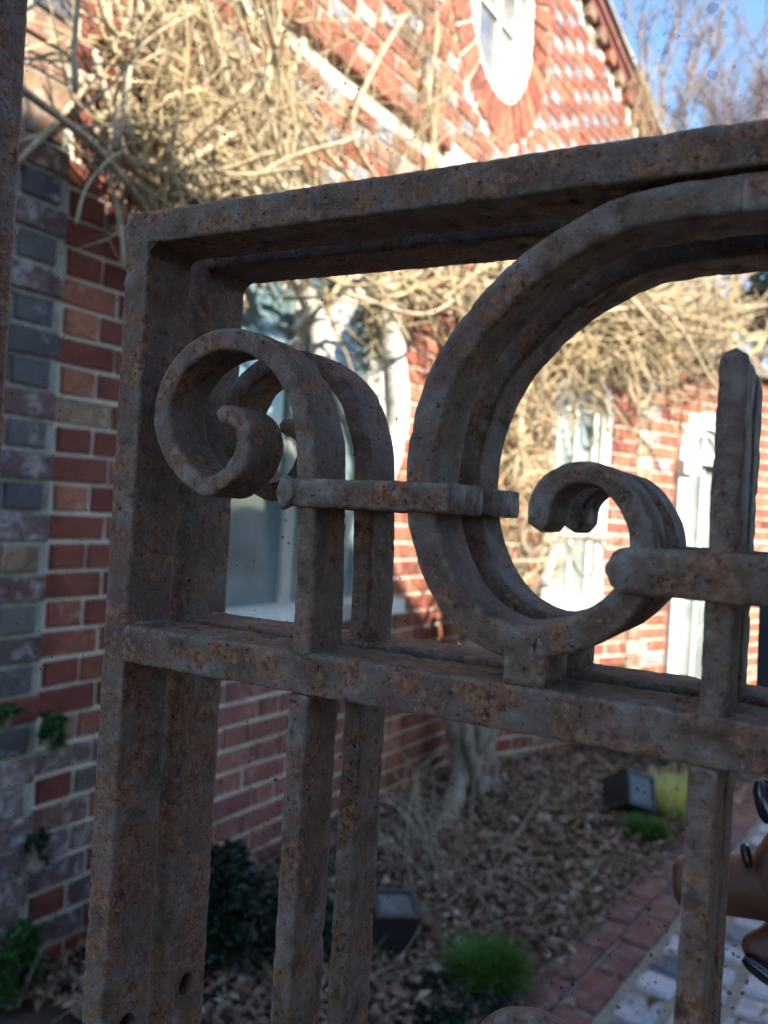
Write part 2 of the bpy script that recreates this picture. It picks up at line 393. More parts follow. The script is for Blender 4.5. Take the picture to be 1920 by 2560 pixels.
for row in range(9):
    b = .262 + row * .120; a = -1.9 + rng.uniform(0, .1)
    while a < 4.2:
        k = rng.randrange(8) if rng.random() > .25 else rng.randrange(4) * 2; sc = rng.uniform(.82, 1.12)
        P = pathP(a, b, .0 + rng.uniform(-.004, .004))
        if in_frame(P, 150) or (row < 5 and -.9 < a < 1.6):
            o = link('paving_stone', ps[k], path)
            o.matrix_basis = Matrix.Translation(P) @ Matrix.Rotation(ang + rng.uniform(-.08, .08), 4, 'Z') @ Matrix.Diagonal((sc, 1, 1, 1))
        a += .120 * sc + .022

# ------------------------------------------------------------------ wall A: flanking pier on the left
sc_ = W1.at(166, 600, .03)[0]
pier = thing('brick_pier', W1.P(sc_ - .3, 0), 'shaded brick pier on the left, purple bricks and dark blue headers in Flemish bond', 'wall')
def mA(s, z, st, k):
    if z < .55 and rng.random() < .5: return PURPLE
    if rng.random() < .16: return rng.choice([DEEP, PURPLE, TAN, BLUE])
    if not st: return BLUE if z < 2.0 or rng.random() < .3 else TAN
    return PURPLE if z < 1.95 else (TAN if rng.random() < .55 else RED)
bA = flemish(sc_ - 1.6, sc_, 0, 4.2, mA, phase=.237, out=.03)
wall_core(W1, 'mortar', MORTAR_L, pier, sc_ - 1.6, sc_ - .002, 4.2, None, .022, .25)
lay_bricks(pier, W1, bA, 300)

# ------------------------------------------------------------------ wall B: the brick house
house = thing('brick_house', W1.P(1, 0), 'tall red brick house gable with an oval window, sunlit above and shaded below', 'house')
zc = lambda s: 4.33 - .19 * (s - 2.62)
OC = (1.63, 3.80, .38, .48)                           # oculus: s, z, rx, rz
RING = .20
def in_oc(s, z, g=0.): return ((s - OC[0]) / (OC[2] + g)) ** 2 + ((z - OC[1]) / (OC[3] + g)) ** 2 < 1
WIN = (-.29, .85, .90, 1.86)                          # window: s0 s1 sill springing
wc = (WIN[0] + WIN[1]) / 2; wr = (WIN[1] - WIN[0]) / 2
def in_arch(s, z, w, g=0.):
    c = (w[0] + w[1]) / 2; r = (w[1] - w[0]) / 2
    if z < w[2]: return False
    if z <= w[3]: return abs(s - c) < r + g
    return (s - c) ** 2 + (z - w[3]) ** 2 < (r + g) ** 2
holeB = lambda s, z: in_oc(s, z, RING) or in_arch(s, z, WIN, .0)
coreB = lambda s, z: in_oc(s, z, -.01) or in_arch(s, z, WIN, -.005)
def mB(s, z, st, k):
    if s < -.3:
        if z < .62 and rng.random() < .65: return PURPLE
        return DEEP if rng.random() < .72 else (RED if rng.random() < .9 else TAN)
    if z > 2.35 and not st and rng.random() < .85: return PALEG
    if z < .9 and s < .6: return ROSE
    return RED if rng.random() < .95 else TAN
bB = flemish(sc_ + .005, 4.75, 0, zc, mB, holeB, phase=.14)
# belt course with shadow below
zb = W1.at(1000, 285)[1]
bB = [b for b in bB if not (abs(b[1] - zb) < .05 and b[0] > -.2)]
kz = round(zb / CO - .5); zb = (kz + .5) * CO
x = -.2
while x < 1.12:
    if not holeB(x + .05, zb): bB.append((x + .1075, zb, .215, 's', RED, .028))
    x += .225
wall_core(W1, 'mortar', MORTAR, house, sc_ + .001, 4.751, lambda s: zc(s) - .02, coreB, -.007, .24)
lay_bricks(house, W1, bB, 300)
# soldier ring of the oval window
nv = 32
for i in range(nv):
    a0 = 2 * math.pi * i / nv; a1 = 2 * math.pi * (i + .82) / nv; vs = []
    mb = MB()
    ring = []
    for d in (0.006, -.09):
        for (g, a) in ((0.005, a0), (RING - .012, a0), (RING - .012, a1), (0.005, a1)):
            ring.append(W1.P(OC[0] + (OC[2] + g) * math.cos(a), OC[1] + (OC[3] + g) * math.sin(a), d + rng.uniform(-.002, .002)))
    mb.add(ring, [(0, 1, 2, 3), (7, 6, 5, 4), (0, 4, 5, 1), (1, 5, 6, 2), (2, 6, 7, 3), (3, 7, 4, 0)])
    mb.build('brick', RED, house)
def ring_bar(W, c, rx, rz, w, d, out, n=48, a0=0, a1=2 * math.pi):
    mb = MB(); vs = []
    closed = abs(a1 - a0 - 2 * math.pi) < 1e-6; m = n if closed else n + 1
    for i in range(m):
        a = a0 + (a1 - a0) * i / n
        for (g, o) in ((0, out), (-w, out), (-w, out - d), (0, out - d)):
            vs.append(W.P(c[0] + (rx + g) * math.cos(a), c[1] + (rz + g) * math.sin(a), o))
    fs = [(i * 4 + k, i * 4 + (k + 1) % 4, ((i + 1) % m) * 4 + (k + 1) % 4, ((i + 1) % m) * 4 + k) for i in range(n) for k in range(4)]
    mb.add(vs, fs); return mb
ov = mesh_obj('oval_window', *(lambda m: (m.v, m.f))(ring_bar(W1, OC, OC[2] + .004, OC[3] + .004, .055, .13, -.015)), WHITE, house)
ring_bar(W1, OC, OC[2] - .05, OC[3] - .05, .03, .05, -.07).build('sash', WHITE, ov)
mb = MB()
for dx in (-.03, .03):
    slab(W1, OC[0] + dx * 4 - .012, OC[0] + dx * 4 + .012, OC[1] - .42, OC[1] + .42, -.08, .03, mb)
slab(W1, OC[0] - .32, OC[0] + .32, OC[1] - .012, OC[1] + .012, -.083, .03, mb); mb.build('muntin', WHITE, ov)
mb = MB(); pts = [W1.P(OC[0] + (OC[2] - .04) * math.cos(2 * math.pi * i / 40), OC[1] + (OC[3] - .04) * math.sin(2 * math.pi * i / 40), -.10) for i in range(40)]
mb.add(pts, [tuple(range(40))]); mb.build('pane', GLASS_O, ov)
# eaves cornice: dentils, bands, gutter (it falls slightly towards the far end)
def band(z0, z1, out, depth, s0=2.0, s1=4.6, name='cornice', mat=RED):
    mb = MB(); vs = [W1.P(s, zc(s) + z, o) for s in (s0, s1) for (z, o) in ((z0, out), (z1, out), (z1, out - depth), (z0, out - depth))]
    mb.add(vs, [(0, 1, 2, 3), (7, 6, 5, 4), (0, 4, 5, 1), (1, 5, 6, 2), (2, 6, 7, 3), (3, 7, 4, 0)]); return mb.build(name, mat, house)
CORN = brick_mat('cornice_brick', [(.30, .11, .09), (.26, .09, .075)], (.36, .2, .15), .66)
x = -.1
while x < 4.75:
    mb = MB(); mb.box(W1.P(x, zc(x) - .02, -.1), Vector((*W1.d, 0)) * .10, Vector((*W1.n, 0)) * .14, (0, 0, .075)); mb.build('dentil', TAN if rng.random() < .3 else RED, house)
    x += .20
band(.058, .10, .045, .29, -.75, 4.8, 'cornice', CORN); band(.102, .15, .065, .31, -.75, 4.82, 'cornice', CORN); band(.152, .166, .085, .33, -.75, 4.85, 'roof_edge', simple('dark_lead', [(.05, .05, .06), (.09, .09, .10)], 30, .5))
band(.168, .182, .092, .33, -.75, 4.86, 'roof_edge', simple('pale_edge', [(.4, .36, .28), (.5, .45, .36)], 30, .7))
mb = MB(); vs = [W1.P(s, z, o) for s in (-.75, 4.87) for (z, o) in ((zc(s) + .186, .08), (zc(s) + 2.3, -2.6), (zc(s) + 2.2, -2.6), (zc(s) + .184, -.1))]
mb.add(vs, [(0, 1, 2, 3), (7, 6, 5, 4), (0, 4, 5, 1), (1, 5, 6, 2), (2, 6, 7, 3), (3, 7, 4, 0)]); mb.build('roof', simple('slate_roof', [(.06, .06, .065), (.12, .12, .13)], 8, .7), house)
# end wall and back of the house so it reads from the side
mb = MB(); slab(W1, 4.5, 4.75, 0, 3.9, -.26, 2.2, mb); mb.build('end_wall', RED, house)

def arch_window(W, w, parent, label, pane, jam=.07, out=-.05, muntins=(2, 3), thin=.022):
    """casing, sash bars, panes, sill; w = s0,s1,sill,springing"""
    s0, s1, z0, zs = w; c = (s0 + s1) / 2; r = (s1 - s0) / 2
    cs = MB(); vs = []; path_ = [(s0, z0), (s0, zs)] + [(c - r * math.cos(math.pi * i / 24), zs + r * math.sin(math.pi * i / 24)) for i in range(1, 24)] + [(s1, zs), (s1, z0)]
    def frame(j, o, d, g=0.):
        mb = MB(); vs = []
        for (s, z) in path_:
            f = (r - g) / r; f2 = (r - g - j) / r
            vs += [W.P(c + (s - c) * f, zs + (z - zs) * f if z > zs else z, o), W.P(c + (s - c) * f2, zs + (z - zs) * f2 if z > zs else z, o),
                   W.P(c + (s - c) * f2, zs + (z - zs) * f2 if z > zs else z, o - d), W.P(c + (s - c) * f, zs + (z - zs) * f if z > zs else z, o - d)]
        m = len(path_); mb.add(vs, [(i * 4 + k, i * 4 + (k + 1) % 4, i * 4 + 4 + (k + 1) % 4, i * 4 + 4 + k) for i in range(m - 1) for k in range(4)] + [(0, 1, 2, 3), tuple(4 * m - 1 - k for k in range(4))]); return mb
    win = frame(jam, out, .10).build('window', WHITE, parent)
    if label: win['label'] = label
    frame(.035, out - .035, .05, jam).build('sash', WHITE, win)
    nx, nz = muntins; zt = zs + r
    ri = r - jam - .03
    for i in range(1, nx):
        s = c - ri + 2 * ri * i / nx; top = zs + math.sqrt(max(0, ri * ri - (s - c) ** 2)); slab(W, s - thin / 2, s + thin / 2, z0, top, out - .04, .03).build('muntin', WHITE, win)
    for k in range(1, nz + 1):
        z = z0 + (zs - z0) * k / nz; slab(W, c - ri, c + ri, z - thin / 2, z + thin / 2, out - .042, .03).build('muntin', WHITE, win)
    pts = [W.P(c + (s - c) * (r - jam) / r, zs + (z - zs) * (r - jam) / r if z > zs else z, out - .06) for (s, z) in path_]
    mb = MB(); mb.add(pts, [tuple(range(len(pts)))]); mb.build('pane', pane, win)
    return win
w = arch_window(W1, WIN, house, None, GLASS, .085, -.03, (2, 0), .055)
for ch_ in w.children:
    if ch_.name.startswith('muntin') or ch_.name.startswith('sash'): ch_.data.materials[0] = OLDP
sl = slab(W1, WIN[0] - .07, W1.at(1010, 1552, .06)[0], WIN[2] - .062, WIN[2] - .004, .06, .16).build('sill', WHITE, w)

# ------------------------------------------------------------------ wall C: the low wing
wing = thing('brick_wing', W2.P(1, 0), 'low sunlit brick wing with white arched windows under a mass of dry vines', 'building')
WA = (.57, 1.03, .86, 1.86); WB = (1.645, 2.22, .30, 1.68)
holeC = lambda s, z: in_arch(s, z, WA) or in_arch(s, z, WB)
def mC(s, z, st, k):
    if 1.275 < s < 1.44: return CREAM if k % 2 else TAN
    if 1.44 < s < 1.62 and rng.random() < .3: return PALEG
    return RED if rng.random() < .93 else TAN
bC = flemish(.0, 1.27, 0, 2.25, mC, holeC, phase=.05) + flemish(1.28, 1.415, 0, 2.25, mC, phase=.1, out=.008) + flemish(1.425, 3.4, 0, 2.25, mC, holeC)
wall_core(W2, 'mortar', MORTAR, wing, 0, 3.4, 2.24, lambda s, z: in_arch(s, z, WA, -.005) or in_arch(s, z, WB, -.005), -.007, .22)
lay_bricks(wing, W2, bC, 300)
wa = arch_window(W2, WA, wing, 'white arched window half hidden by hanging vines', GLASS_P, .07, .02, (2, 3))
slab(W2, WA[0] - .08, WA[1] + .08, WA[2] - .07, WA[2] - .005, .07, .2).build('sill', WHITE, wa)
wbn = arch_window(W2, WB, wing, 'white arched opening with a pale green glazed door', GLASS_P, .10, .03, (2, 2))
for s in (WB[0], WB[1] - .13): slab(W2, s - .01, s + .14, WB[3] - .10, WB[3] - .02, .07, .12).build('capital', WHITE, wbn)
slab(W2, WB[0] + .1, WB[1] - .1, WB[3] - .03, WB[3] + .04, .035, .08).build('transom', WHITE, wbn)
mb = MB(); slab(W2, -.15, 3.45, 2.252, 2.31, .06, 2.2, mb); mb.build('roof', simple('roof_felt', [(.10, .09, .08), (.2, .18, .15)], 10, .9), wing)
mb = MB(); slab(W2, 3.2, 3.4, 0, 2.2, -.24, 2.0, mb); mb.build('end_wall', RED, wing)

# ------------------------------------------------------------------ unseen block added to throw the shade, outline traced from the shade's edge
S = np.array(SUN)
def to_occ(P, X=3.6):
    P = np.array(P, float); t = (X - P[0]) / S[0]; return P + S * t
oa = to_occ(W1.P(-.709, 2.06)); ob = to_occ(W1.P(.25, 1.52)); oc = to_occ(W2.P(2.3, .05)); od = to_occ(W2.P(.5, .40))
prof = [(-9, 0), (oc[1] + .02, 0), (oc[1], oc[2]), (od[1], od[2] - .1), (ob[1], ob[2]), (oa[1], oa[2]), (oa[1] - 1.5, oa[2] + .75), (-9, oa[2] + .75)]
nb = thing('unseen_shade_block', (3.6, -3, 0), 'unseen block added out of view to shade the gate and lower walls', 'house')
vs = [(x, y, z) for x in (3.6, 9.0) for (y, z) in prof]; k = len(prof)
fs = [tuple(range(k))[::-1], tuple(range(k, 2 * k))] + [(i, (i + 1) % k, k + (i + 1) % k, k + i) for i in range(k)]
mesh_obj('wall', vs, fs, simple('shade_block_brick', [(.22, .10, .07), (.34, .17, .12)], 6, .9), nb)  # solid body of the added shade block

# ------------------------------------------------------------------ vines
def wob_path(P, D, L, n, wob, sag=0., seed=0, bias=None):
    r = random.Random(seed); P = Vector(P); D = Vector(D).normalized(); pts = [P.copy()]; st = L / n
    off = Vector((r.uniform(0, 99), r.uniform(0, 99), r.uniform(0, 99)))
    for i in range(n):
        k = noise.noise_vector(P * 5 + off) * wob
        D = (D + k + Vector((0, 0, -sag)) + (bias or Vector())).normalized()
        P = P + D * st; pts.append(P.copy())
    return pts
def tube_obj(name, pts, rad, mat, parent, sides=8):
    mb = MB(); mb.tube(pts, rad, sides); return mb.build(name, mat, parent, smooth=True)
def wp(W, u, v, out): 
    s, z = W.at(u, v, out); return W.P(s, z, out)
def clampw(W, pts, lo, hi):
    res = []
    for p in pts:
        o = float((np.array(p[:2]) - W.A) @ W.n)
        q = min(max(o, lo), hi) - o; res.append(Vector((p[0] + W.n[0] * q, p[1] + W.n[1] * q, p[2])))
    return res
def knots(mb, pts, rad):
    pass
vine = thing('climbing_vine', wp(W1, 1190, 2040, .1), 'old bare vine with pale twisted stems tangled thickly over the house wall', 'vine')
WN = Vector((*W1.n, 0)); WD = Vector((*W1.d, 0))
# big pale limbs
def limb(uvo, rad, mat, name='limb', W=W1, sides=12, parent=None, lump=.12):
    pts = catmull([wp(W, u, v, o) for (u, v, o) in uvo], .02); n = len(pts)
    rr = [((rad[0] + (rad[1] - rad[0]) * i / (n - 1)) * (1 + lump * noise.noise(pts[i] * 14) + lump * .7 * noise.noise(pts[i] * 40))) for i in range(n)]
    return tube_obj(name, pts, rr, mat, parent or vine, sides)
limb([(700, 600, .10), (748, 700, .12), (790, 800, .13), (808, 900, .14), (860, 1010, .15), (905, 1150, .14), (925, 1330, .13), (925, 1550, .13), (915, 1800, .12)], (.034, .05), PALE)
limb([(930, 640, .13), (880, 730, .14), (825, 830, .14), (790, 930, .13), (760, 1040, .10)], (.05, .03), PALE)
limb([(925, 610, .10), (950, 720, .12), (975, 840, .13), (990, 960, .14), (990, 1080, .13), (950, 1250, .12), (920, 1480, .12), (900, 1700, .12), (890, 1950, .12), (870, 2250, .12)], (.055, .022), PALE)
for q, ra, mt in (([(1150, 780, .12), (1170, 950, .13), (1175, 1150, .14), (1180, 1400, .15), (1190, 1650, .15), (1175, 1800, .17), (1185, 1930, .19), (1170, 2060, .22)], (.035, .10), GREYB),
                  ([(1215, 1500, .10), (1225, 1650, .10), (1262, 1780, .10), (1280, 1900, .13), (1318, 1990, .18), (1350, 2090, .22)], (.03, .055), GREYB),
                  ([(1190, 1560, .2), (1150, 1700, .2), (1135, 1810, .2), (1150, 1930, .22), (1120, 2040, .28), (1090, 2110, .34)], (.03, .05), GREYB),
                  ([(1150, 1500, .16), (1195, 1640, .22), (1232, 1760, .24), (1215, 1880, .24), (1235, 2010, .26), (1230, 2080, .28)], (.03, .055), GREYB),
                  ([(1240, 1560, .14), (1205, 1700, .24), (1170, 1820, .26), (1190, 1940, .28), (1215, 2070, .30)], (.015, .028), GREYB),
                  ([(1260, 1700, .12), (1290, 1840, .14), (1295, 1930, .16), (1290, 2060, .2)], (.02, .035), GREYB)):
    limb(q, ra, mt, 'trunk', lump=.3)
# branches: thick diagonal stems over the upper wall
ST = [[(240, -60, .28), (270, 60, .28), (290, 85, .26), (370, 110, .22), (420, 180, .2), (470, 300, .18), (560, 440, .16), (640, 540, .14)],
      [(330, -60, .22), (400, 60, .22), (460, 170, .2), (520, 300, .2), (590, 400, .2), (640, 480, .18)],
      [(235, 130, .2), (270, 250, .22), (300, 340, .22), (310, 400, .22), (400, 470, .2), (520, 540, .2)],
      [(560, -60, .2), (640, 90, .22), (760, 300, .16), (860, 430, .16), (960, 520, .12)],
      [(300, 390, .3), (380, 420, .28), (480, 470, .28), (600, 540, .25)],
      [(480, -60, .15), (520, 80, .18), (560, 230, .16), (600, 420, .14), (620, 540, .16)],
      [(700, 130, .15), (620, 220, .2), (520, 300, .2), (440, 320, .22)],
      [(760, 100, .15), (720, 200, .14), (630, 330, .18), (560, 420, .15)],
      [(1085, -50, .1), (1090, 100, .1), (1070, 230, .1), (1085, 330, .1), (1078, 440, .1)],
      [(322, 160, .3), (318, 330, .3), (340, 400, .25)],
      [(1010, 40, .1), (930, 180, .12), (880, 330, .12), (950, 460, .1)],
      [(600, 600, .2), (740, 665, .2), (860, 700, .2), (960, 690, .2), (1060, 640, .2), (1180, 590, .18)],
      [(700, 640, .24), (830, 690, .25), (980, 760, .25), (1100, 730, .22), (1300, 650, .2)],
      [(820, 620, .3), (900, 640, .3), (1010, 700, .28), (1150, 760, .25)]]
for i, q in enumerate(ST):
    limb([(a_, b_, c_ * .6) for a_, b_, c_ in q], (.007 + .004 * rng.random(), .009 + .006 * rng.random()), STEM, 'branch', sides=7, lump=.2)
# long loose runners
for q in [[(40, 358, .30), (130, 325, .3), (240, 315, .3), (320, 330, .25), (370, 380, .2)], [(190, 560, .3), (215, 470, .3), (270, 400, .3), (310, 375, .25)],
          [(190, 285, .25), (290, 200, .28), (370, 100, .3), (500, 20, .3)], [(60, 145, .3), (180, 155, .3), (330, 160, .28), (420, 120, .25)],
          [(188, 230, .3), (186, 120, .3), (198, -30, .3)], [(60, 30, .3), (110, -10, .3), (130, -60, .3)], [(330, -20, .3), (325, 60, .3), (330, 90, .28)]]:
    limb(q, (.0034, .0026) if q[0][0] != 188 else (.007, .006), STEM, 'runner', sides=6, lump=.1)
# dense twigs as one mass
tw = MB()
def scatter_twigs(W, cx, n, su, sv, outs, rads, L, wob, seed, dens=None, dirs=None, lo=.01, hi=.4, mbx=None, sides=5, seg=9):
    r = random.Random(seed); mbx = mbx or tw; c = 0
    while c < n:
        u = r.gauss(cx[0], su); v = r.gauss(cx[1], sv)
        if dens and not dens(u, v): 
            c += .25; continue
        c += 1; o = r.uniform(*outs); s, z = W.at(u, v, o); P = W.P(s, z, o)
        th = r.uniform(0, 2 * math.pi) if dirs is None else r.gauss(*dirs)
        D = Vector((*W.d, 0)) * math.cos(th) + Vector((0, 0, math.sin(th))) + Vector((*W.n, 0)) * r.uniform(-.35, .35)
        l = r.uniform(*L); ra = math.exp(r.uniform(math.log(rads[0]), math.log(rads[1])))
        pts = clampw(W, wob_path(P - D.normalized() * l * .3, D, l, seg, wob, seed=r.random() * 1e6), lo, hi)
        mbx.tube(pts, [ra * (1 - .5 * i / seg) for i in range(seg + 1)], sides, cap=False)
        if r.random() < .7:
            for q in range(r.randrange(1, 4)):
                i = r.randrange(2, seg); D2 = (pts[i] - pts[i - 1]).normalized() + Vector((r.uniform(-1, 1), r.uniform(-1, 1), r.uniform(-1, 1))) * .8
                p2 = wob_path(pts[i], D2, l * r.uniform(.15, .45), 4, wob, seed=r.random() * 1e6)
                mbx.tube(p2, [ra * .55 * (1 - .15 * k) for k in range(5)], 4, cap=False)
mid = lambda u, v: u > 215 + .1 * v and v < 640
scatter_twigs(W1, (480, 250), 250, 115, 190, (.02, .24), (.0013, .0058), (.15, .6), .45, 11, lambda u, v: u > 290 and (u - 235) * 1.3 > (v - 480), (2.2, 1.0), .01, .38)
scatter_twigs(W1, (560, 430), 150, 160, 90, (.04, .24), (.0014, .006), (.15, .5), .5, 12, lambda u, v: u > 320)
scatter_twigs(W1, (800, 230), 130, 220, 190, (.01, .14), (.0012, .003), (.2, .7), .3, 13, lambda u, v: u > 500 and u < 1180)
scatter_twigs(W1, (1080, 330), 90, 60, 150, (.02, .14), (.0014, .004), (.15, .5), .4, 14, None, (1.5, .5))
scatter_twigs(W1, (1100, 690), 210, 260, 60, (.05, .33), (.0018, .009), (.2, .6), .55, 15, lambda u, v: v < 840 - .02 * abs(u - 900) and u > 700, (0.1, .7), .02, .4)
scatter_twigs(W1, (1330, 470), 60, 160, 90, (.02, .14), (.0014, .003), (.2, .5), .4, 16, lambda u, v: u > 1150 and v > 330)
scatter_twigs(W1, (1615, 270), 50, 16, 60, (.10, .45), (.002, .004), (.3, .9), .5, 17, None, (-1.2, .5), .05, .6)
tw.build('twigs', TWIG, vine, kind='stuff')

def thick_stems(W, n, cx, su, sv, outs, par, seed, tilt, L=(.4, 1.0), rr=(.006, .014), hi=.42, lo=.02):
    r = random.Random(seed)
    for i in range(n):
        u, v = r.gauss(cx[0], su), r.gauss(cx[1], sv); o = r.uniform(*outs); s_, z_ = W.at(u, v, o); th = r.gauss(*tilt)
        D = Vector((*W.d, 0)) * math.cos(th) + Vector((0, 0, math.sin(th))) + Vector((*W.n, 0)) * r.uniform(-.3, .3); l = r.uniform(*L)
        pts = clampw(W, wob_path(W.P(s_, z_, o) - D.normalized() * l * .5, D, l, 14, .32, seed=r.random() * 1e6), lo, hi); ra = r.uniform(*rr)
        pts = catmull(pts, .03); k = len(pts)
        tube_obj('branch', pts, [ra * (1 - .35 * q / k) * (1 + .25 * noise.noise(pts[q] * 30)) for q in range(k)], STEM, par, 7)
thick_stems(W1, 40, (490, 240), 110, 150, (.03, .18), vine, 51, (2.0, .6), (.3, .9), (.004, .011))
thick_stems(W1, 18, (560, 440), 110, 45, (.04, .18), vine, 52, (-.4, .4), (.3, .6), (.004, .008))
thick_stems(W1, 18, (1050, 690), 170, 50, (.1, .3), vine, 53, (.0, .45), (.4, .8))
vine2 = thing('wing_vine', W2.P(1.3, 2.3, 0), 'sunlit bramble of dry vines heaped over the top of the low wing', 'vine')
tw = MB()
scatter_twigs(W2, (1620, 760), 300, 190, 75, (-.25, .40), (.002, .011), (.3, .9), .5, 21, lambda u, v: v < 930 + 40 * math.sin(u * .02) and v > 560 + max(0, (u - 1650)) * .8 and u > 1200, (.1, 1.0), -.4, .45)
scatter_twigs(W2, (1600, 860), 200, 160, 40, (.10, .35), (.003, .009), (.2, .6), .5, 22, lambda u, v: v < 950, (.2, .8), .02, .4)
scatter_twigs(W2, (1310, 1130), 240, 62, 190, (.06, .38), (.0025, .010), (.15, .45), .55, 23, lambda u, v: u < 1400 - max(0, (v - 1000)) * .05, (1.5, .7), .01, .45)
scatter_twigs(W2, (1190, 1330), 130, 50, 120, (.05, .3), (.0025, .007), (.2, .5), .45, 24, None, (1.5, .8), .01, .4)
tw.build('twigs', TWIG, vine2, kind='stuff')
thick_stems(W2, 24, (1600, 780), 130, 70, (.05, .4), vine2, 54, (.1, .6), (.5, 1.2), (.007, .016))
thick_stems(W2, 14, (1300, 1100), 40, 150, (.1, .35), vine2, 55, (1.4, .4), (.4, .9))
for q in [[(1560, 820, .3), (1600, 900, .32), (1625, 960, .32), (1618, 1000, .3), (1590, 1005, .28), (1570, 950, .25), (1560, 880, .2)],
          [(1480, 860, .2), (1505, 950, .22), (1520, 1080, .2)], [(1440, 800, .3), (1560, 800, .35), (1680, 830, .3), (1750, 880, .25)],
          [(1400, 760, .3), (1480, 840, .3), (1470, 900, .2)], [(1350, 830, .3), (1500, 780, .4), (1650, 770, .35), (1800, 800, .3)],
          [(1330, 900, .3), (1300, 1100, .3), (1330, 1300, .25), (1300, 1500, .2)]]:
    limb(q, (.012, .009), STEM, 'branch', W2, 7, vine2, .2)
# dark bushy backing inside the brambles
# curling dark shoot in front of the far window
for q in [[(1180, 1560, .3), (1250, 1470, .3), (1320, 1390, .35), (1400, 1350, .4), (1470, 1345, .4), (1510, 1370, .4), (1500, 1410, .4), (1460, 1440, .4), (1430, 1400, .4), (1425, 1360, .4)],
          [(1320, 1390, .35), (1300, 1330, .35), (1330, 1280, .35)], [(1470, 1345, .4), (1540, 1350, .4), (1560, 1330, .4)], [(1380, 1360, .4), (1360, 1430, .4), (1330, 1480, .4)]]:
    limb(q, (.016, .006), GREYB, 'shoot', W2, 7, vine2, .2)

# ------------------------------------------------------------------ leaf litter and straw on the bed
lt = MB(); r = random.Random(5)
def leaf(mb, P, sz, nrm, r):
    a = r.uniform(0, 6.28); t = Vector((math.cos(a), math.sin(a), r.uniform(-.5, .5))).normalized(); nrm = Vector(nrm).normalized(); t = (t - nrm * t.dot(nrm)).normalized(); b = nrm.cross(t)
    c = r.uniform(.1, .5) * sz; w = sz * r.uniform(.3, .5)
    vs = [P - t * sz * .5, P + b * w * .5 + nrm * c, P + t * sz * .5 + nrm * c * r.uniform(-.5, .8), P - b * w * .5 + nrm * c * r.uniform(.3, 1), P + nrm * 0]
    mb.add(vs, [(0, 4, 1), (4, 2, 1), (0, 3, 4), (3, 2, 4)])
cnt = 0
while cnt < 15000:
    y = r.uniform(1.2, 5.4); x = r.uniform(-2.0, .5); rel = (np.array([x, y]) - PE) @ PN
    if rel > (.02 if r.random() > .02 else 1.2): continue
    if (np.array([x, y]) - W1.A) @ W1.n < .0: continue
    cnt += 1; sz = r.uniform(.018, .055) * (1 if y < 3.5 else 1.2)
    leaf(lt, Vector((x, y, r.uniform(.0, .045) * (1 if rel < 0 else .3) + .004)), sz, (r.uniform(-.9, .9), r.uniform(-.9, .9), 1), r)
lt.build('leaf_litter', LEAF_L, label='brown fallen leaves covering the garden bed below the vine', cat='leaf litter', kind='stuff')
stw = MB()
for i in range(900):
    y = r.uniform(1.4, 5.0); x = r.uniform(-1.9, .1); rel = (np.array([x, y]) - PE) @ PN
    if rel > -.0: continue
    th = r.uniform(0, 6.28); l = r.uniform(.08, .34)
    pts = wob_path((x, y, r.uniform(.01, .06)), (math.cos(th), math.sin(th), r.uniform(-.1, .25)), l, 6, .3, .03, r.random() * 1e5)
    stw.tube(pts, [.0019 * (1 - .1 * k) * r.uniform(.7, 1.3) for k in range(7)], 4, cap=False)
for i in range(60):      # drooping dry stalks near the trunk
    P = gnd(r.gauss(1080, 90), r.gauss(2180, 60)); l = r.uniform(.2, .5)
    pts = wob_path(P, (r.uniform(-.6, .6), r.uniform(-.5, .3), 1), l, 8, .35, .16, r.random() * 1e5)
    stw.tube(pts, .0022, 4, cap=False)
stw.build('dry_stalks', STRAW, label='dry straw and fallen twigs strewn over the brown leaves', cat='straw', kind='stuff')

# ------------------------------------------------------------------ plants
def leaves_clump(name, centre, rad, n, sz, mat, label, cat, seed=1, flat=None, stems=True, group=None):
    r = random.Random(seed); c = Vector(centre); mb = MB(); root = thing(name, (c.x, c.y, c.z - rad[2]), label, cat, group)
    lobes = [(c + Vector((r.uniform(-.6, .6) * rad[0], r.uniform(-.6, .6) * rad[1], r.uniform(-.6, .6) * rad[2])), r.uniform(.3, .6)) for _ in range(9)]
    for i in range(n):
        lc, lr = lobes[r.randrange(9)]; d = Vector((r.gauss(0, 1), r.gauss(0, 1), r.gauss(0, 1))).normalized() * (r.random() ** .45) * lr
        P = lc + Vector((d.x * rad[0], d.y * rad[1], d.z * rad[2]))
        leaf(mb, P, sz * r.uniform(.6, 1.3), (r.uniform(-1, 1), r.uniform(-1, 1), r.uniform(-.2, 1)), r)
    mb.build('foliage', mat, root)
    if stems:
        st = MB()
        for i in range(10):
            lc, lr = lobes[i % 9]; st.tube(wob_path((c.x + r.uniform(-.2, .2) * rad[0], c.y + r.uniform(-.2, .2) * rad[1], c.z - rad[2]), lc - Vector((c.x, c.y, c.z - rad[2])), (lc - Vector((c.x, c.y, c.z - rad[2]))).length, 6, .2, seed=i), .004, 5)
        st.build('stem', GREYB, root)
    return root
p = gnd(620, 2500); leaves_clump('evergreen_shrub', (p[0] - .1, p[1] + .1, .18), (.26, .22, .22), 3600, .035, DARKG, 'dark evergreen shrub low against the wall, seen between the gate bars', 'shrub', 31)
p = gnd(1180, 2500); leaves_clump('creeping_shrub', (p[0] + .03, p[1] - .1, .03), (.16, .12, .05), 900, .025, DARKG, 'low dark green creeper beside the grass tuft at the path edge', 'shrub', 32)
q = W1.P(*W1.at(118, 1830, .06), .07); leaves_clump('wall_fern', q, (.035, .05, .055), 420, .022, IVY, 'small bright green fern growing from the brick pier, uppermost', 'fern', 33)
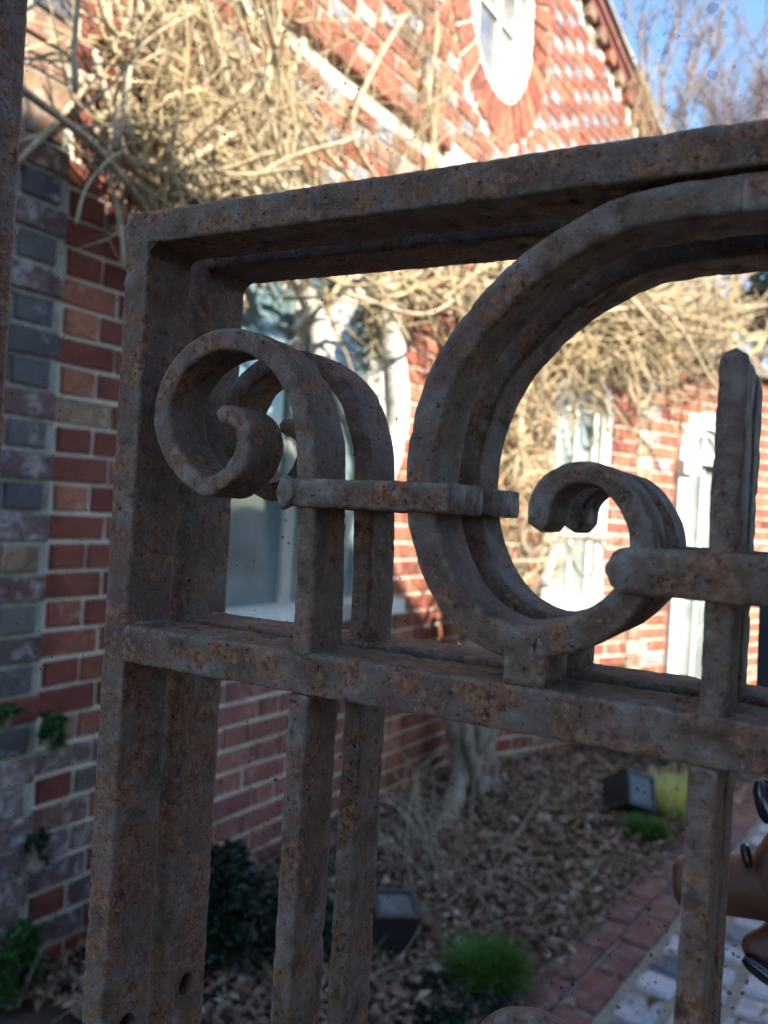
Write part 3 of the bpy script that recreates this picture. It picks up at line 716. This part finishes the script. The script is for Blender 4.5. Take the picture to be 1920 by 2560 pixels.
q = W1.P(*W1.at(10, 1790, .06), .07); leaves_clump('wall_fern', q, (.03, .04, .03), 160, .02, IVY, 'little fern at the left edge of the brick pier beside the uppermost one', 'fern', 34)
q = W1.P(*W1.at(30, 2400, .07), .08); leaves_clump('wall_ivy', q, (.06, .07, .11), 700, .03, IVY, 'green ivy clump low on the brick pier at the lower left', 'ivy', 35)
q = W1.P(*W1.at(95, 2130, .06), .05); leaves_clump('wall_moss', q, (.03, .05, .05), 260, .018, DARKG, 'dull dark fern on the pier between the ferns above and the ivy below', 'fern', 36)
p = W2.P(.95, 0, .25); 
p = hit(1610, 1905, (0, 4.35, 0), (0, 1, 0)); leaves_clump('yew_shrub', (p[0], p[1], .28), (.30, .3, .26), 3000, .05, foliage_mat('yew', [(.03, .07, .02), (.07, .13, .03), (.05, .09, .03)]), 'green shrub behind the tilted floodlight at the far end of the bed', 'shrub', 37)
def tuft(centre, rad, h, n, mat, label, seed, name='grass_tuft'):
    r = random.Random(seed); mb = MB(); c = Vector(centre)
    for i in range(n):
        a = r.uniform(0, 6.28); d = r.random() ** .6 * rad * .5; P = c + Vector((math.cos(a) * d, math.sin(a) * d, 0)); D = Vector((math.cos(a) * r.uniform(.1, .9), math.sin(a) * r.uniform(.1, .9), 1)).normalized()
        L = h * r.uniform(.6, 1.15); w = .0034; side = D.cross(Vector((0, 0, 1))).normalized() * w if abs(D.z) < .99 else Vector((w, 0, 0))
        pts = []; Q = P.copy()
        for k in range(5):
            pts.append(Q.copy()); D = (D + Vector((0, 0, -.16 * k)) + Vector((r.uniform(-.1, .1), r.uniform(-.1, .1), 0))).normalized(); Q += D * L / 4
        vs = []
        for k, q in enumerate(pts): f = 1 - k / 4.2; vs += [q - side * f, q + side * f]
        mb.add(vs, [(2 * k, 2 * k + 1, 2 * k + 3, 2 * k + 2) for k in range(4)])
    return mb.build(name, mat, label=label, cat='grass tuft')
p = gnd(1215, 2475); tuft(p, .125, .13, 1500, GRASS, 'bright green mossy grass tuft right of the nearer floodlight', 41)
p = gnd(1612, 2105); tuft(p, .09, .11, 1200, GRASS, 'small bright green grass tuft in front of the tilted far floodlight', 42)
p = gnd(1695, 2045); tuft(p, .22, .2, 1300, YGREEN_SUN, 'yellow-green grass clump with sunlight put into its colour, at the far end of the bed', 43)
p = gnd(1720, 1900); tuft(p, .5, .22, 1500, YGREEN_SUN, 'pale grass with sunlight put into its colour, at the foot of the low wing', 44)

# ------------------------------------------------------------------ floodlights
def floodlight(P, yaw, tilt, size, label, seed):
    w, d, h = size; root = thing('floodlight', P, label, 'floodlight', 'black floodlights in the garden bed'); R = Matrix.Rotation(yaw, 4, 'Z')
    T = Matrix.Translation(Vector(P)) @ R @ Matrix.Translation((0, 0, h * .5)) @ Matrix.Rotation(tilt[0], 4, 'X') @ Matrix.Rotation(tilt[1], 4, 'Y') @ Matrix.Translation((0, 0, -h * .5))
    def part(name, vs, fs, mat, par=root):
        return mesh_obj(name, [T @ Vector(v) for v in vs], fs, mat, par)
    t = .85; vs = [(-w / 2 * t, -d / 2 * t, 0), (w / 2 * t, -d / 2 * t, 0), (w / 2 * t, d / 2 * t, 0), (-w / 2 * t, d / 2 * t, 0)] + [(-w / 2, -d / 2, h), (w / 2, -d / 2, h), (w / 2, d / 2, h), (-w / 2, d / 2, h)]
    i = .016; vs += [(x * (1 - 2 * i / w), y * (1 - 2 * i / d), h) for x, y in ((-w / 2, -d / 2), (w / 2, -d / 2), (w / 2, d / 2), (-w / 2, d / 2))] + [(x * (1 - 2 * i / w), y * (1 - 2 * i / d), h - .008) for x, y in ((-w / 2, -d / 2), (w / 2, -d / 2), (w / 2, d / 2), (-w / 2, d / 2))]
    fs = [(3, 2, 1, 0)] + [(a, (a + 1) % 4, 4 + (a + 1) % 4, 4 + a) for a in range(4)] + [(4 + a, 4 + (a + 1) % 4, 8 + (a + 1) % 4, 8 + a) for a in range(4)] + [(8 + a, 8 + (a + 1) % 4, 12 + (a + 1) % 4, 12 + a) for a in range(4)]
    part('housing', vs, fs, BLACKM)
    part('lens', vs[12:16], [(0, 1, 2, 3)], simple('frosted_lens', [(.05, .06, .06), (.14, .16, .16)], 25, .55, .3, .1))
    mb = MB()
    for sx in (-1, 1): mb.box((sx * (w / 2 + .006) - .003, -.012, -.02), (.006, 0, 0), (0, .024, 0), (0, 0, h * .6 + .02))
    mb.box((-w / 2 - .009, -.012, -.026), (w + .018, 0, 0), (0, .024, 0), (0, 0, .006))
    vsb = [Matrix.Translation(Vector(P)) @ R @ Vector(v) for v in mb.v]; mesh_obj('bracket', vsb, mb.f, BLACKM, root)
    return root
p = gnd(945, 2432); floodlight((p[0], p[1] + .07, .02), math.radians(38), (.24, .05), (.128, .12, .155), 'black square floodlight with a frosted lens, nearest in the bed beside the gate bars', 1)
p = gnd(1560, 2060); floodlight((p[0], p[1] + .05, .03), math.radians(20), (.95, .60), (.15, .15, .17), 'black floodlight tipped over to show its pale lens, far end of the bed', 2)
# a pale pebble and the soil lumps
for (u, v, s_, lab) in ((1370, 2400, .014, 'small white pebble on the edge of the brick path'), (945, 2255, .016, 'pale leaf-sized stone behind the nearer floodlight')):
    p = gnd(u, v); r = random.Random(u); vs = []; fs = []
    for i in range(5):
        for k in range(8):
            a = math.pi * i / 4 - math.pi / 2; b = k * math.pi / 4; q = 1 + r.uniform(-.15, .15); vs.append((p[0] + s_ * math.cos(a) * math.cos(b) * q, p[1] + s_ * .8 * math.cos(a) * math.sin(b) * q, .012 + s_ * .6 * math.sin(a)))
    for i in range(4):
        for k in range(8): fs.append((i * 8 + k, i * 8 + (k + 1) % 8, i * 8 + 8 + (k + 1) % 8, i * 8 + 8 + k))
    mesh_obj('pebble', vs, fs, WHITE, smooth=True, label=lab, cat='pebble')

# ------------------------------------------------------------------ trees beyond
def bare_tree(P, H, seed, label, spread=.5, depth=6, mat=FAR_T, leafy=None):
    r = random.Random(seed); root = thing('bare_tree', P, label, 'tree'); tr = MB(); cr = MB(); lf = MB(); tips = []
    def grow(p, d, L, rad, lev):
        pts = wob_path(p, d, L, 5, .12 + .04 * lev, -.02, r.random() * 1e6); mb = tr if lev < 2 else cr
        mb.tube(pts, [rad * (1 - .35 * i / 5) for i in range(6)], 8 if lev < 2 else (5 if lev < 4 else 3), cap=False)
        if lev >= depth: tips.append(pts[-1]); return
        for k in range(3 if lev < 4 else 4):
            i = 5 if k == 0 else r.randrange(2, 6); e = Vector((r.uniform(-1, 1), r.uniform(-1, 1), r.uniform(-.3, .9)))
            grow(pts[i], (pts[i] - pts[i - 1]).normalized() + e * spread * (1.0 if k else .6), L * r.uniform(.55, .78), rad * (.65 if k == 0 else .5), lev + 1)
    grow(Vector(P), Vector((r.uniform(-.05, .05), 0, 1)), H * .34, H * .022, 0)
    tr.build('trunk', mat, root, smooth=True); cr.build('crown', mat, root)
    if leafy:
        for t in tips:
            for k in range(3): leaf(lf, t + Vector((r.gauss(0, .2), r.gauss(0, .2), r.gauss(0, .2))), .2, (r.uniform(-1, 1), r.uniform(-1, 1), 1), r)
        lf.build('needles', leafy, root)
    return root
def farpt(u, dist):
    d = ray(u, 1340); d = d / np.linalg.norm(d[:2]); return (EYE[0] + d[0] * dist, EYE[1] + d[1] * dist, 0)
bare_tree(farpt(1595, 18), 13.3, 3, 'tall bare tree rising above the eaves against the blue sky', .55, 7)
bare_tree(farpt(1675, 22), 12.6, 8, 'second bare tree, further right and lower than the one at the eaves', .6, 7)
bare_tree(farpt(1900, 15), 7.4, 5, 'hazy brownish tree behind the vine heap at the right', .6, 6, FAR_T, FAR_G)
bare_tree(farpt(1830, 19), 9.2, 15, 'bare tree just left of the hazy brownish one, mostly behind vines', .6, 6)

# ------------------------------------------------------------------ iron gate
DG, YM = .0260, .0307
def gx(x): return .9495 * x - .0164
def gz(z): return 1.25 + .932 * (z - 1.25)
def disp(p, k=1.0):
    p = Vector(p)
    n1 = noise.noise(p * 140) * .00035 + noise.noise(p * 420) * .00022 + noise.noise(p * 60 + Vector((5, 5, 5))) * .00015
    n2 = noise.noise(p * 230 + Vector((9, 1, 4))); 
    if n2 < -.33: n1 -= (-.33 - n2) * .0022
    return n1 * k
def profile(w, d, r=.0016, n=3, m=4):
    """rounded rectangle in (across, depth); across -w/2..w/2, depth 0..d"""
    pts = []
    for (cx, cy, a0) in ((w / 2 - r, r, -90), (w / 2 - r, d - r, 0), (-w / 2 + r, d - r, 90), (-w / 2 + r, r, 180)):
        for i in range(n + 1):
            a = math.radians(a0 + 90 * i / n); pts.append((cx + r * math.cos(a), cy + r * math.sin(a)))
    out = []
    for i, p in enumerate(pts):
        q = pts[(i + 1) % len(pts)]; out.append(p); L = math.hypot(q[0] - p[0], q[1] - p[1]); k = int(L / .0022)
        for j in range(1, k): out.append((p[0] + (q[0] - p[0]) * j / k, p[1] + (q[1] - p[1]) * j / k))
    return out
def bar(name, pts2, w, d, y0, mat, parent, label=None, round_end=(False, False), step=.0017, fine=True, r=.0016, smoothpath=True, wf=None, hole=None):
    P = [Vector((a, 0, b)) for a, b in pts2]
    P = catmull(P, step) if smoothpath else catmull([P[0], P[0].lerp(P[-1], .5), P[-1]], step)
    n = len(P); prof = profile(w, d, r); m = len(prof); vs = []; cum = [0]
    for i in range(1, n): cum.append(cum[-1] + (P[i] - P[i - 1]).length)
    tot = cum[-1]
    for i, p in enumerate(P):
        t = (P[min(i + 1, n - 1)] - P[max(i - 1, 0)]).normalized(); a = Vector((t.z, 0, -t.x)); s = 1.0
        hw = w / 2
        if round_end[0] and cum[i] < hw: s = math.sqrt(max(.02, 1 - (1 - cum[i] / hw) ** 2))
        if round_end[1] and tot - cum[i] < hw: s = math.sqrt(max(.02, 1 - (1 - (tot - cum[i]) / hw) ** 2))
        wm = wf(cum[i] / tot) if wf else 1
        for (x, y) in prof:
            sy = .5 + (y / d - .5) * (.75 + .25 * s); q = p + a * x * s * wm + Vector((0, y0 + sy * d, 0))
            nn = (a * x / (w / 2) * .8 + Vector((0, (y / d - .5) * 2, 0))); nn = nn.normalized() if nn.length > 1e-6 else nn
            vs.append(q + nn * disp(q))
    fs = [(i * m + k, i * m + (k + 1) % m, (i + 1) * m + (k + 1) % m, (i + 1) * m + k) for i in range(n - 1) for k in range(m)] + [tuple(range(m))[::-1], tuple((n - 1) * m + k for k in range(m))]
    o = mesh_obj(name, vs, fs, mat, parent, smooth=True, label=label)
    return o
gate = thing('iron_gate', (0, 0, 0), 'rusty wrought iron gate with scrolls and pickets, the nearest thing', 'gate')
XS0, XS1 = gx(-.2415), gx(-.2292)
cx = (XS0 + XS1) / 2; ZT = gz(1.368); ZB = .62
ZM0, ZM1 = gz(1.1821), gz(1.1973)
st_ = bar('stile', [(cx, ZB), (cx, ZT - .001)], XS1 - XS0, DG, 0, IRON_R, gate, smoothpath=False, r=.0016)
def hole_in(o, c, rad):
    mb = MB(); mb.tube([Vector(c) - Vector((.003, 0, 0)), Vector(c) + Vector((.03, 0, 0))], rad, 20)
    cut = mb.build('cutter', None); md = o.modifiers.new('hole', 'BOOLEAN'); md.object = cut; md.operation = 'DIFFERENCE'; md.solver = 'EXACT'
    dg = bpy.context.evaluated_depsgraph_get(); me = bpy.data.meshes.new_from_object(o.evaluated_get(dg)); o.modifiers.remove(md); o.data = me
    bpy.data.objects.remove(cut)
hole_in(st_, (cx, DG / 2, gz(1.0255)), .0046)
bar('top_rail', [(XS0 + .0005, ZT - .0062), (.2, ZT - .0062)], .0124, DG + .0003, -.0004, IRON_R, gate, smoothpath=False, r=.0016)
bar('middle_rail', [(XS1 - .001, (ZM0 + ZM1) / 2), (.195, (ZM0 + ZM1) / 2)], ZM1 - ZM0, DG - .001, .0003, IRON_R, gate, smoothpath=False, r=.0015)
z4 = lambda x, y: gt(360 + x * .3617, 780 + y * .3617); z1_ = lambda x, y: gt(960 + x * .3617, 440 + y * .3617)
z2 = lambda x, y: gt(960 + x * .3617, 1160 + y * .3617); z3 = lambda x, y: gt(1240 + x * .4099, 1100 + y * .4099)
PX = gt(766, 1330)[0]; PW = .0078
hkp = [(PX, ZM1 - .001), (PX, ZM1 + .022)] + [z4(*p) for p in [(1112, 1000), (1092, 790), (1045, 590), (965, 415), (850, 285), (705, 200), (560, 180), (425, 212), (300, 295), (195, 425), (130, 580), (112, 730), (145, 890), (215, 1040), (320, 1150), (430, 1205), (545, 1150), (635, 1050), (675, 930), (672, 815), (630, 742), (560, 705), (505, 718), (488, 735)]]
bar('picket', [(PX, ZB), (PX, ZM0 - .0005)], PW, DG - .0045, .0006, IRON, gate, smoothpath=False)
bar('hook_scroll', hkp, .0080, DG - .004, 0, IRON_R, gate, round_end=(False, True), r=.0020, wf=lambda t: 1 - .16 * max(0, (t - .7) / .3))
SX = (gt(1782, 1100)[0] + gt(1862, 1100)[0]) / 2; zs_ = gt(1830, 480)[1]
cpts = [(SX, zs_), (SX - .012, zs_ - .0002), gt(1700, 497), gt(1620, 514)] + [z1_(*p) for p in [(1659, 245), (1330, 400), (1130, 530), (960, 660), (810, 805), (660, 970), (540, 1125), (440, 1290), (360, 1465), (300, 1660), (250, 1900), (235, 2100)]] + [z2(*p) for p in [(245, 330), (280, 520), (340, 710), (430, 895), (560, 1055), (720, 1170), (900, 1245), (1080, 1275)]] + [z3(*p) for p in [(200, 1245), (380, 1210), (560, 1150), (700, 1060), (800, 955), (858, 840), (885, 720), (885, 600), (850, 470), (785, 345), (685, 245), (565, 200), (440, 205), (335, 262), (272, 350), (252, 430), (254, 500), (264, 560)]]
bar('large_scroll', cpts, .0104, DG - .003, 0, IRON, gate, round_end=(False, True), r=.0024, wf=lambda t: 1.0 - .34 * max(0, min(1, (t - .74) / .12)) + .12 * max(0, (t - .94) / .06))
ca, cb_ = gt(702, 1230), gt(1132, 1246)
bar('collar', [(ca[0], ca[1]), (cb_[0], cb_[1])], gt(900, 1198)[1] - gt(900, 1272)[1], DG + .003, -.0030, IRON_R, gate, round_end=(True, False), r=.0022, smoothpath=False)
bar('rivet', [(ca[0] + .001, ca[1]), (ca[0] + .008, ca[1])], .0125, .006, -.0048, IRON_R, gate, round_end=(True, True), r=.0028, smoothpath=False)
SX0, SX1 = gt(1782, 1100)[0], gt(1862, 1100)[0]; SX = (SX0 + SX1) / 2
bar('spike', [(SX, ZM1 - .0008), (SX, gt(1835, 862)[1])], SX1 - SX0, DG - .001, .0008, IRON, gate, round_end=(False, True), smoothpath=False, r=.0026)
LX0, LX1 = gt(1714, 2000)[0], gt(1790, 2000)[0]
bar('picket', [((LX0 + LX1) / 2, ZB), ((LX0 + LX1) / 2, ZM0 - .0005)], LX1 - LX0, DG - .001, .0006, IRON_R, gate, smoothpath=False)
xa = z3(672, 740); zx_ = (gt(1720, 1376)[1] + gt(1720, 1500)[1]) / 2
bar('crossbar', [(xa[0], zx_), (2 * SX - xa[0], zx_)], gt(1720, 1376)[1] - gt(1720, 1500)[1], .016, -.003, IRON_R, gate, round_end=(True, True), smoothpath=False, r=.0026)
fa, fb = gt(1257, 1700), gt(1360, 1700)
bar('scroll_foot', [(fa[0], ZM1 + .0085), (fb[0], ZM1 + .0085)], .0185, DG - .002, .0004, IRON_R, gate, smoothpath=False, r=.003)
q0 = gt(1215, 2512); q0 = (q0[0], q0[1] - .058)
bar('lower_scroll', [(q0[0] - .022 * math.cos(a), q0[1] + .022 * math.sin(a)) for a in [math.pi * i / 14 for i in range(15)]], .0095, .010, -.001, IRON, gate, r=.003)
# weld fillets in the corners
def fillet(c, sx, sz, R_, y0, d, parent):
    vs = []; m = 8
    for y in (y0, y0 + d):
        vs.append((c[0], y, c[1]))
        for i in range(m + 1):
            a = math.pi / 2 * i / m; vs.append((c[0] + sx * R_ * (1 - math.sin(a)), y, c[1] + sz * R_ * (1 - math.cos(a))))
    k = m + 2; fs = [tuple(range(k)), tuple(range(k, 2 * k))[::-1]] + [(i, i + 1, k + i + 1, k + i) for i in range(1, m + 1)]
    return vs, fs
for (c_, sz_, R_) in (((XS1 - .0005, ZT - .0118), -1, .0075), ((XS1 - .0005, ZM1 - .0006), 1, .0028), ((XS1 - .0005, ZM0 + .0006), -1, .0025)):
    vs, fs = fillet(c_, 1, sz_, R_, .001, DG - .003, gate); mesh_obj('weld', vs, fs, IRON_R, gate)
# right half, past the picture's edge, by mirroring the parts about the spike
AX = SX
for ch in list(gate.children):
    if ch.name.split('.')[0] in ('stile', 'hook_scroll', 'large_scroll', 'collar', 'rivet', 'picket') and ch.name != 'picket.001':
        c = ch.copy(); COL.objects.link(c); c.parent = gate; c.scale = (-1, 1, 1); c.location = (2 * AX, 0, 0)
# the gate's reflection in the old mirror behind it
refl = thing('gate_reflection', (0, 2 * YM, 0), 'dim second set of rusty bars and scrolls just behind the gate, its mirror reflection', 'gate reflection')
refl.scale = (1, -1, 1)
for ch in list(gate.children):
    c = ch.copy(); COL.objects.link(c); c.parent = refl
# left hanging post
post = bar('iron_post', [(-.3618, .3), (-.3618, 1.95)], .040, DG, .0, IRON_R, None, smoothpath=False, step=.003, r=.003)
tag(post, 'dark purple-brown iron post cut off at the left edge', 'post')

# ------------------------------------------------------------------ mirror spots
SP = bpy.data.materials.new('mirror_spot'); SP.use_nodes = True; nt = SP.node_tree; b = nt.nodes['Principled BSDF']; b.inputs['Base Color'].default_value = (.018, .012, .012, 1); b.inputs['Roughness'].default_value = .6
tr = N(nt, 'ShaderNodeBsdfTransparent'); mx = N(nt, 'ShaderNodeMixShader')
al = ramp(nt, rnd01(nt), [(0, G3(.40)), (1, G3(.92))]); nt.links.new(al, mx.inputs[0])
nt.links.new(tr.outputs[0], mx.inputs[1]); nt.links.new(b.outputs[0], mx.inputs[2]); nt.links.new(mx.outputs[0], nt.nodes['Material Output'].inputs['Surface'])
sp = MB(); r = random.Random(77)
spl = []
def spot(u, v, px, pale=0):
    p = hit(u, v, (0, YM - .0006, 0), (0, 1, 0)); w = fwd(p); R_ = px / 2 * w / FPX; k = 9; ph = r.uniform(0, 6.28); el = r.uniform(.6, 1); y = YM - .0006 + r.uniform(-.0003, .0003)
    vs = [(p[0], y, p[2])]
    for i in range(k):
        a = 2 * math.pi * i / k; q = R_ * r.uniform(.65, 1.2); x_, z_ = q * math.cos(a), q * el * math.sin(a); vs.append((p[0] + x_ * math.cos(ph) - z_ * math.sin(ph), y, p[2] + x_ * math.sin(ph) + z_ * math.cos(ph)))
    sp.add(vs, [(0, 1 + i, 1 + (i + 1) % k) for i in range(k)]); spl.extend([pale] * k)
for i in range(760): spot(r.uniform(0, 330), r.uniform(300, 2560), math.exp(r.uniform(math.log(2.5), math.log(8))))
for i in range(60): spot(r.uniform(50, 330), r.uniform(0, 300), math.exp(r.uniform(math.log(2.5), math.log(7))))
for i in range(220): spot(r.uniform(330, 1100), r.uniform(0, 500), math.exp(r.uniform(math.log(2), math.log(8))))
for i in range(260): spot(r.uniform(500, 1100), r.uniform(700, 2500), math.exp(r.uniform(math.log(2.5), math.log(10))))
for i in range(160): spot(r.uniform(1100, 1750), r.uniform(1950, 2560), math.exp(r.uniform(math.log(4), math.log(14))))
for i in range(70): spot(r.uniform(600, 980), r.uniform(1800, 2100), math.exp(r.uniform(math.log(5), math.log(13))))
for (u, v, s_) in [(1783, 20, 34), (1776, 75, 20), (1811, 64, 24), (1746, 110, 18), (1882, 105, 26), (1781, 187, 36), (1622, 70, 16), (1664, 132, 16), (1690, 92, 18), (1745, 188, 14), (1705, 282, 20), (1873, 222, 17), (1826, 262, 14), (1600, 20, 30), (1640, 158, 18), (1700, 40, 14), (1662, 85, 14), (1840, 22, 14), (1915, 205, 14), (1600, 265, 12), (1560, 40, 24)]: spot(u, v, s_, 1)
for i in range(50): spot(r.uniform(1560, 1920), r.uniform(0, 330), r.uniform(5, 14), 1)
for i in range(14): spot(r.uniform(1780, 1870), r.uniform(2360, 2560), r.uniform(6, 14))
spo = sp.build('mirror_spots', SP, label='dark age spots speckled over the surface of the old mirror', cat='mirror spots', kind='stuff')
SP2 = SP.copy(); SP2.name = 'faded_mirror_spot'
for n_ in SP2.node_tree.nodes:
    if n_.type == 'VALTORGB': n_.color_ramp.elements[0].color = (.10, .10, .10, 1); n_.color_ramp.elements[1].color = (.42, .42, .42, 1)
    if n_.type == 'BSDF_PRINCIPLED': n_.inputs['Base Color'].default_value = (.02, .06, .45, 1)
spo.data.materials.append(SP2); spo.data.polygons.foreach_set('material_index', spl)

# ------------------------------------------------------------------ the photographer's hand and phone, as the mirror shows them
SKIN = simple('brown_skin', [(.055, .019, .011), (.095, .034, .019), (.14, .054, .030)], 45, .5, .4, .25, .0008, bscale=900); 
nt = SKIN.node_tree; nt.nodes['Principled BSDF'].inputs['Subsurface Weight'].default_value = .08; nt.nodes['Principled BSDF'].inputs['Subsurface Radius'].default_value = (.01, .004, .002)
NAIL = simple('black_nail_polish', [(.006, .007, .012), (.010, .012, .02)], 30, .12, .7, 0)
def hp(u, v, y): 
    p = hit(u, v, (0, y, 0), (0, 1, 0)); return Vector(p)
hand = thing('person', hp(1990, 2300, .34), 'person holding up a dark phone, brown hand with black nails showing at the right edge', 'person')
# one continuous hand by the skin modifier
V = []; E_ = []; Rr_ = []
def node(u, v, y, r_, par=None):
    V.append(hp(u, v, y)); Rr_.append(r_)
    if par is not None: E_.append((par, len(V) - 1))
    return len(V) - 1
YH = .335
w0 = node(2160, 2330, YH, .026); p1 = node(2080, 2250, YH, .027, w0); p0 = node(1990, 2210, YH, .026, p1)
arm = node(2260, 2480, YH, .027, w0); arm = node(2420, 2760, YH, .032, arm); arm = node(2640, 3150, YH + .03, .040, arm)
th0 = node(1900, 2215, YH, .022, p0); th1 = node(1800, 2210, YH, .019, th0); th2 = node(1712, 2205, YH, .019, th1); th3 = node(1682, 2203, YH, .014, th2)
m1 = node(1985, 2060, YH - .005, .012, p0); m2 = node(1925, 1980, YH - .012, .0098, m1)
i1 = node(2050, 1980, YH + .01, .011, p1); i2 = node(1990, 1850, YH, .010, i1); i3 = node(1930, 1800, YH - .01, .009, i2)
l0 = node(1990, 2350, YH - .004, .016, p0); l1 = node(1905, 2375, YH - .010, .0125, l0); l2 = node(1862, 2392, YH - .016, .0105, l1)
k0 = node(2090, 2400, YH, .015, w0); k1 = node(2010, 2440, YH - .01, .011, k0); k2 = node(1960, 2450, YH - .015, .0095, k1)
me = bpy.data.meshes.new('hand'); me.from_pydata([tuple(v) for v in V], E_, []); ho = bpy.data.objects.new('hand', me); COL.objects.link(ho)
sk = ho.modifiers.new('skin', 'SKIN'); 
for i, v in enumerate(me.skin_vertices[0].data): v.radius = (Rr_[i], Rr_[i]); v.use_root = (i == 0)
ss = ho.modifiers.new('sub', 'SUBSURF'); ss.levels = ss.render_levels = 3
dg = bpy.context.evaluated_depsgraph_get(); m2_ = bpy.data.meshes.new_from_object(ho.evaluated_get(dg)); ho.modifiers.clear(); ho.data = m2_
m2_.materials.clear(); m2_.materials.append(SKIN); m2_.polygons.foreach_set('use_smooth', [True] * len(m2_.polygons)); ho.parent = hand; ho.matrix_parent_inverse = Matrix.Translation(-hand.location)
def nail(c, tdir, w, L, par):
    """curved oval plate facing the camera side"""
    c = Vector(c); t = Vector(tdir).normalized(); up = (Vector(EYE) - c).normalized(); t = (t - up * t.dot(up)).normalized(); s = t.cross(up); vs = []; nu, nv_ = 10, 8
    for i in range(nu + 1):
        a = -1 + 2 * i / nu
        for k in range(nv_ + 1):
            b = -1 + 2 * k / nv_; ww = w * (1 - abs(a) ** 3.5 * .45); vs.append(c + t * a * L + s * b * ww + up * (.0045 * (1 - b * b) - .0015 * a * a))
    fs = [(i * (nv_ + 1) + k, (i + 1) * (nv_ + 1) + k, (i + 1) * (nv_ + 1) + k + 1, i * (nv_ + 1) + k + 1) for i in range(nu) for k in range(nv_)]
    n0 = len(vs); vs += [v - up * .002 for v in vs]; fs += [tuple(n0 + q for q in f[::-1]) for f in fs]
    return mesh_obj('fingernail', vs, fs, NAIL, par, smooth=True)
for (u, v, dy, du, dv, w_, L_) in ((1902, 2425, -.026, 45, 36, .0052, .0105), (1915, 2005, -.026, 12, 50, .0062, .012), (1866, 2140, -.018, 8, 40, .003, .007)):
    a = hp(u, v, YH + dy); b_ = hp(u + du, v + dv, YH + dy); o = nail(a, b_ - a, w_, L_, ho)
for o in hand.children: pass
ph = MB()
c_ = [hp(1902, 1420, .33), hp(2150, 1435, .33), hp(2155, 1950, .335), hp(1900, 1930, .335)]
def rounded_slab(c, th, rr=.008):
    ex = (c[1] - c[0]); ez = (c[3] - c[0]); W_, H_ = ex.length, ez.length; ex.normalize(); ez = (ez - ex * ez.dot(ex)).normalized(); nn = ex.cross(ez); out = []
    for (a, b, s0) in ((W_ - rr, rr, -90), (W_ - rr, H_ - rr, 0), (rr, H_ - rr, 90), (rr, rr, 180)):
        for i in range(7):
            t = math.radians(s0 + 15 * i); out.append(c[0] + ex * (a + rr * math.cos(t)) + ez * (b + rr * math.sin(t)))
    k = len(out); return [p for p in out] + [p + nn * th for p in out], [tuple(range(k)), tuple(range(k, 2 * k))[::-1]] + [(i, (i + 1) % k, k + (i + 1) % k, k + i) for i in range(k)]
vs, fs = rounded_slab(c_, .009); mesh_obj('phone', vs, fs, simple('dark_phone_case', [(.012, .016, .03), (.02, .026, .045)], 40, .4, .5, 0), None, label='dark phone held up in the hand, at the right edge behind the bars', cat='phone')
bpy.context.view_layer.update()
def fix(o):
    pass
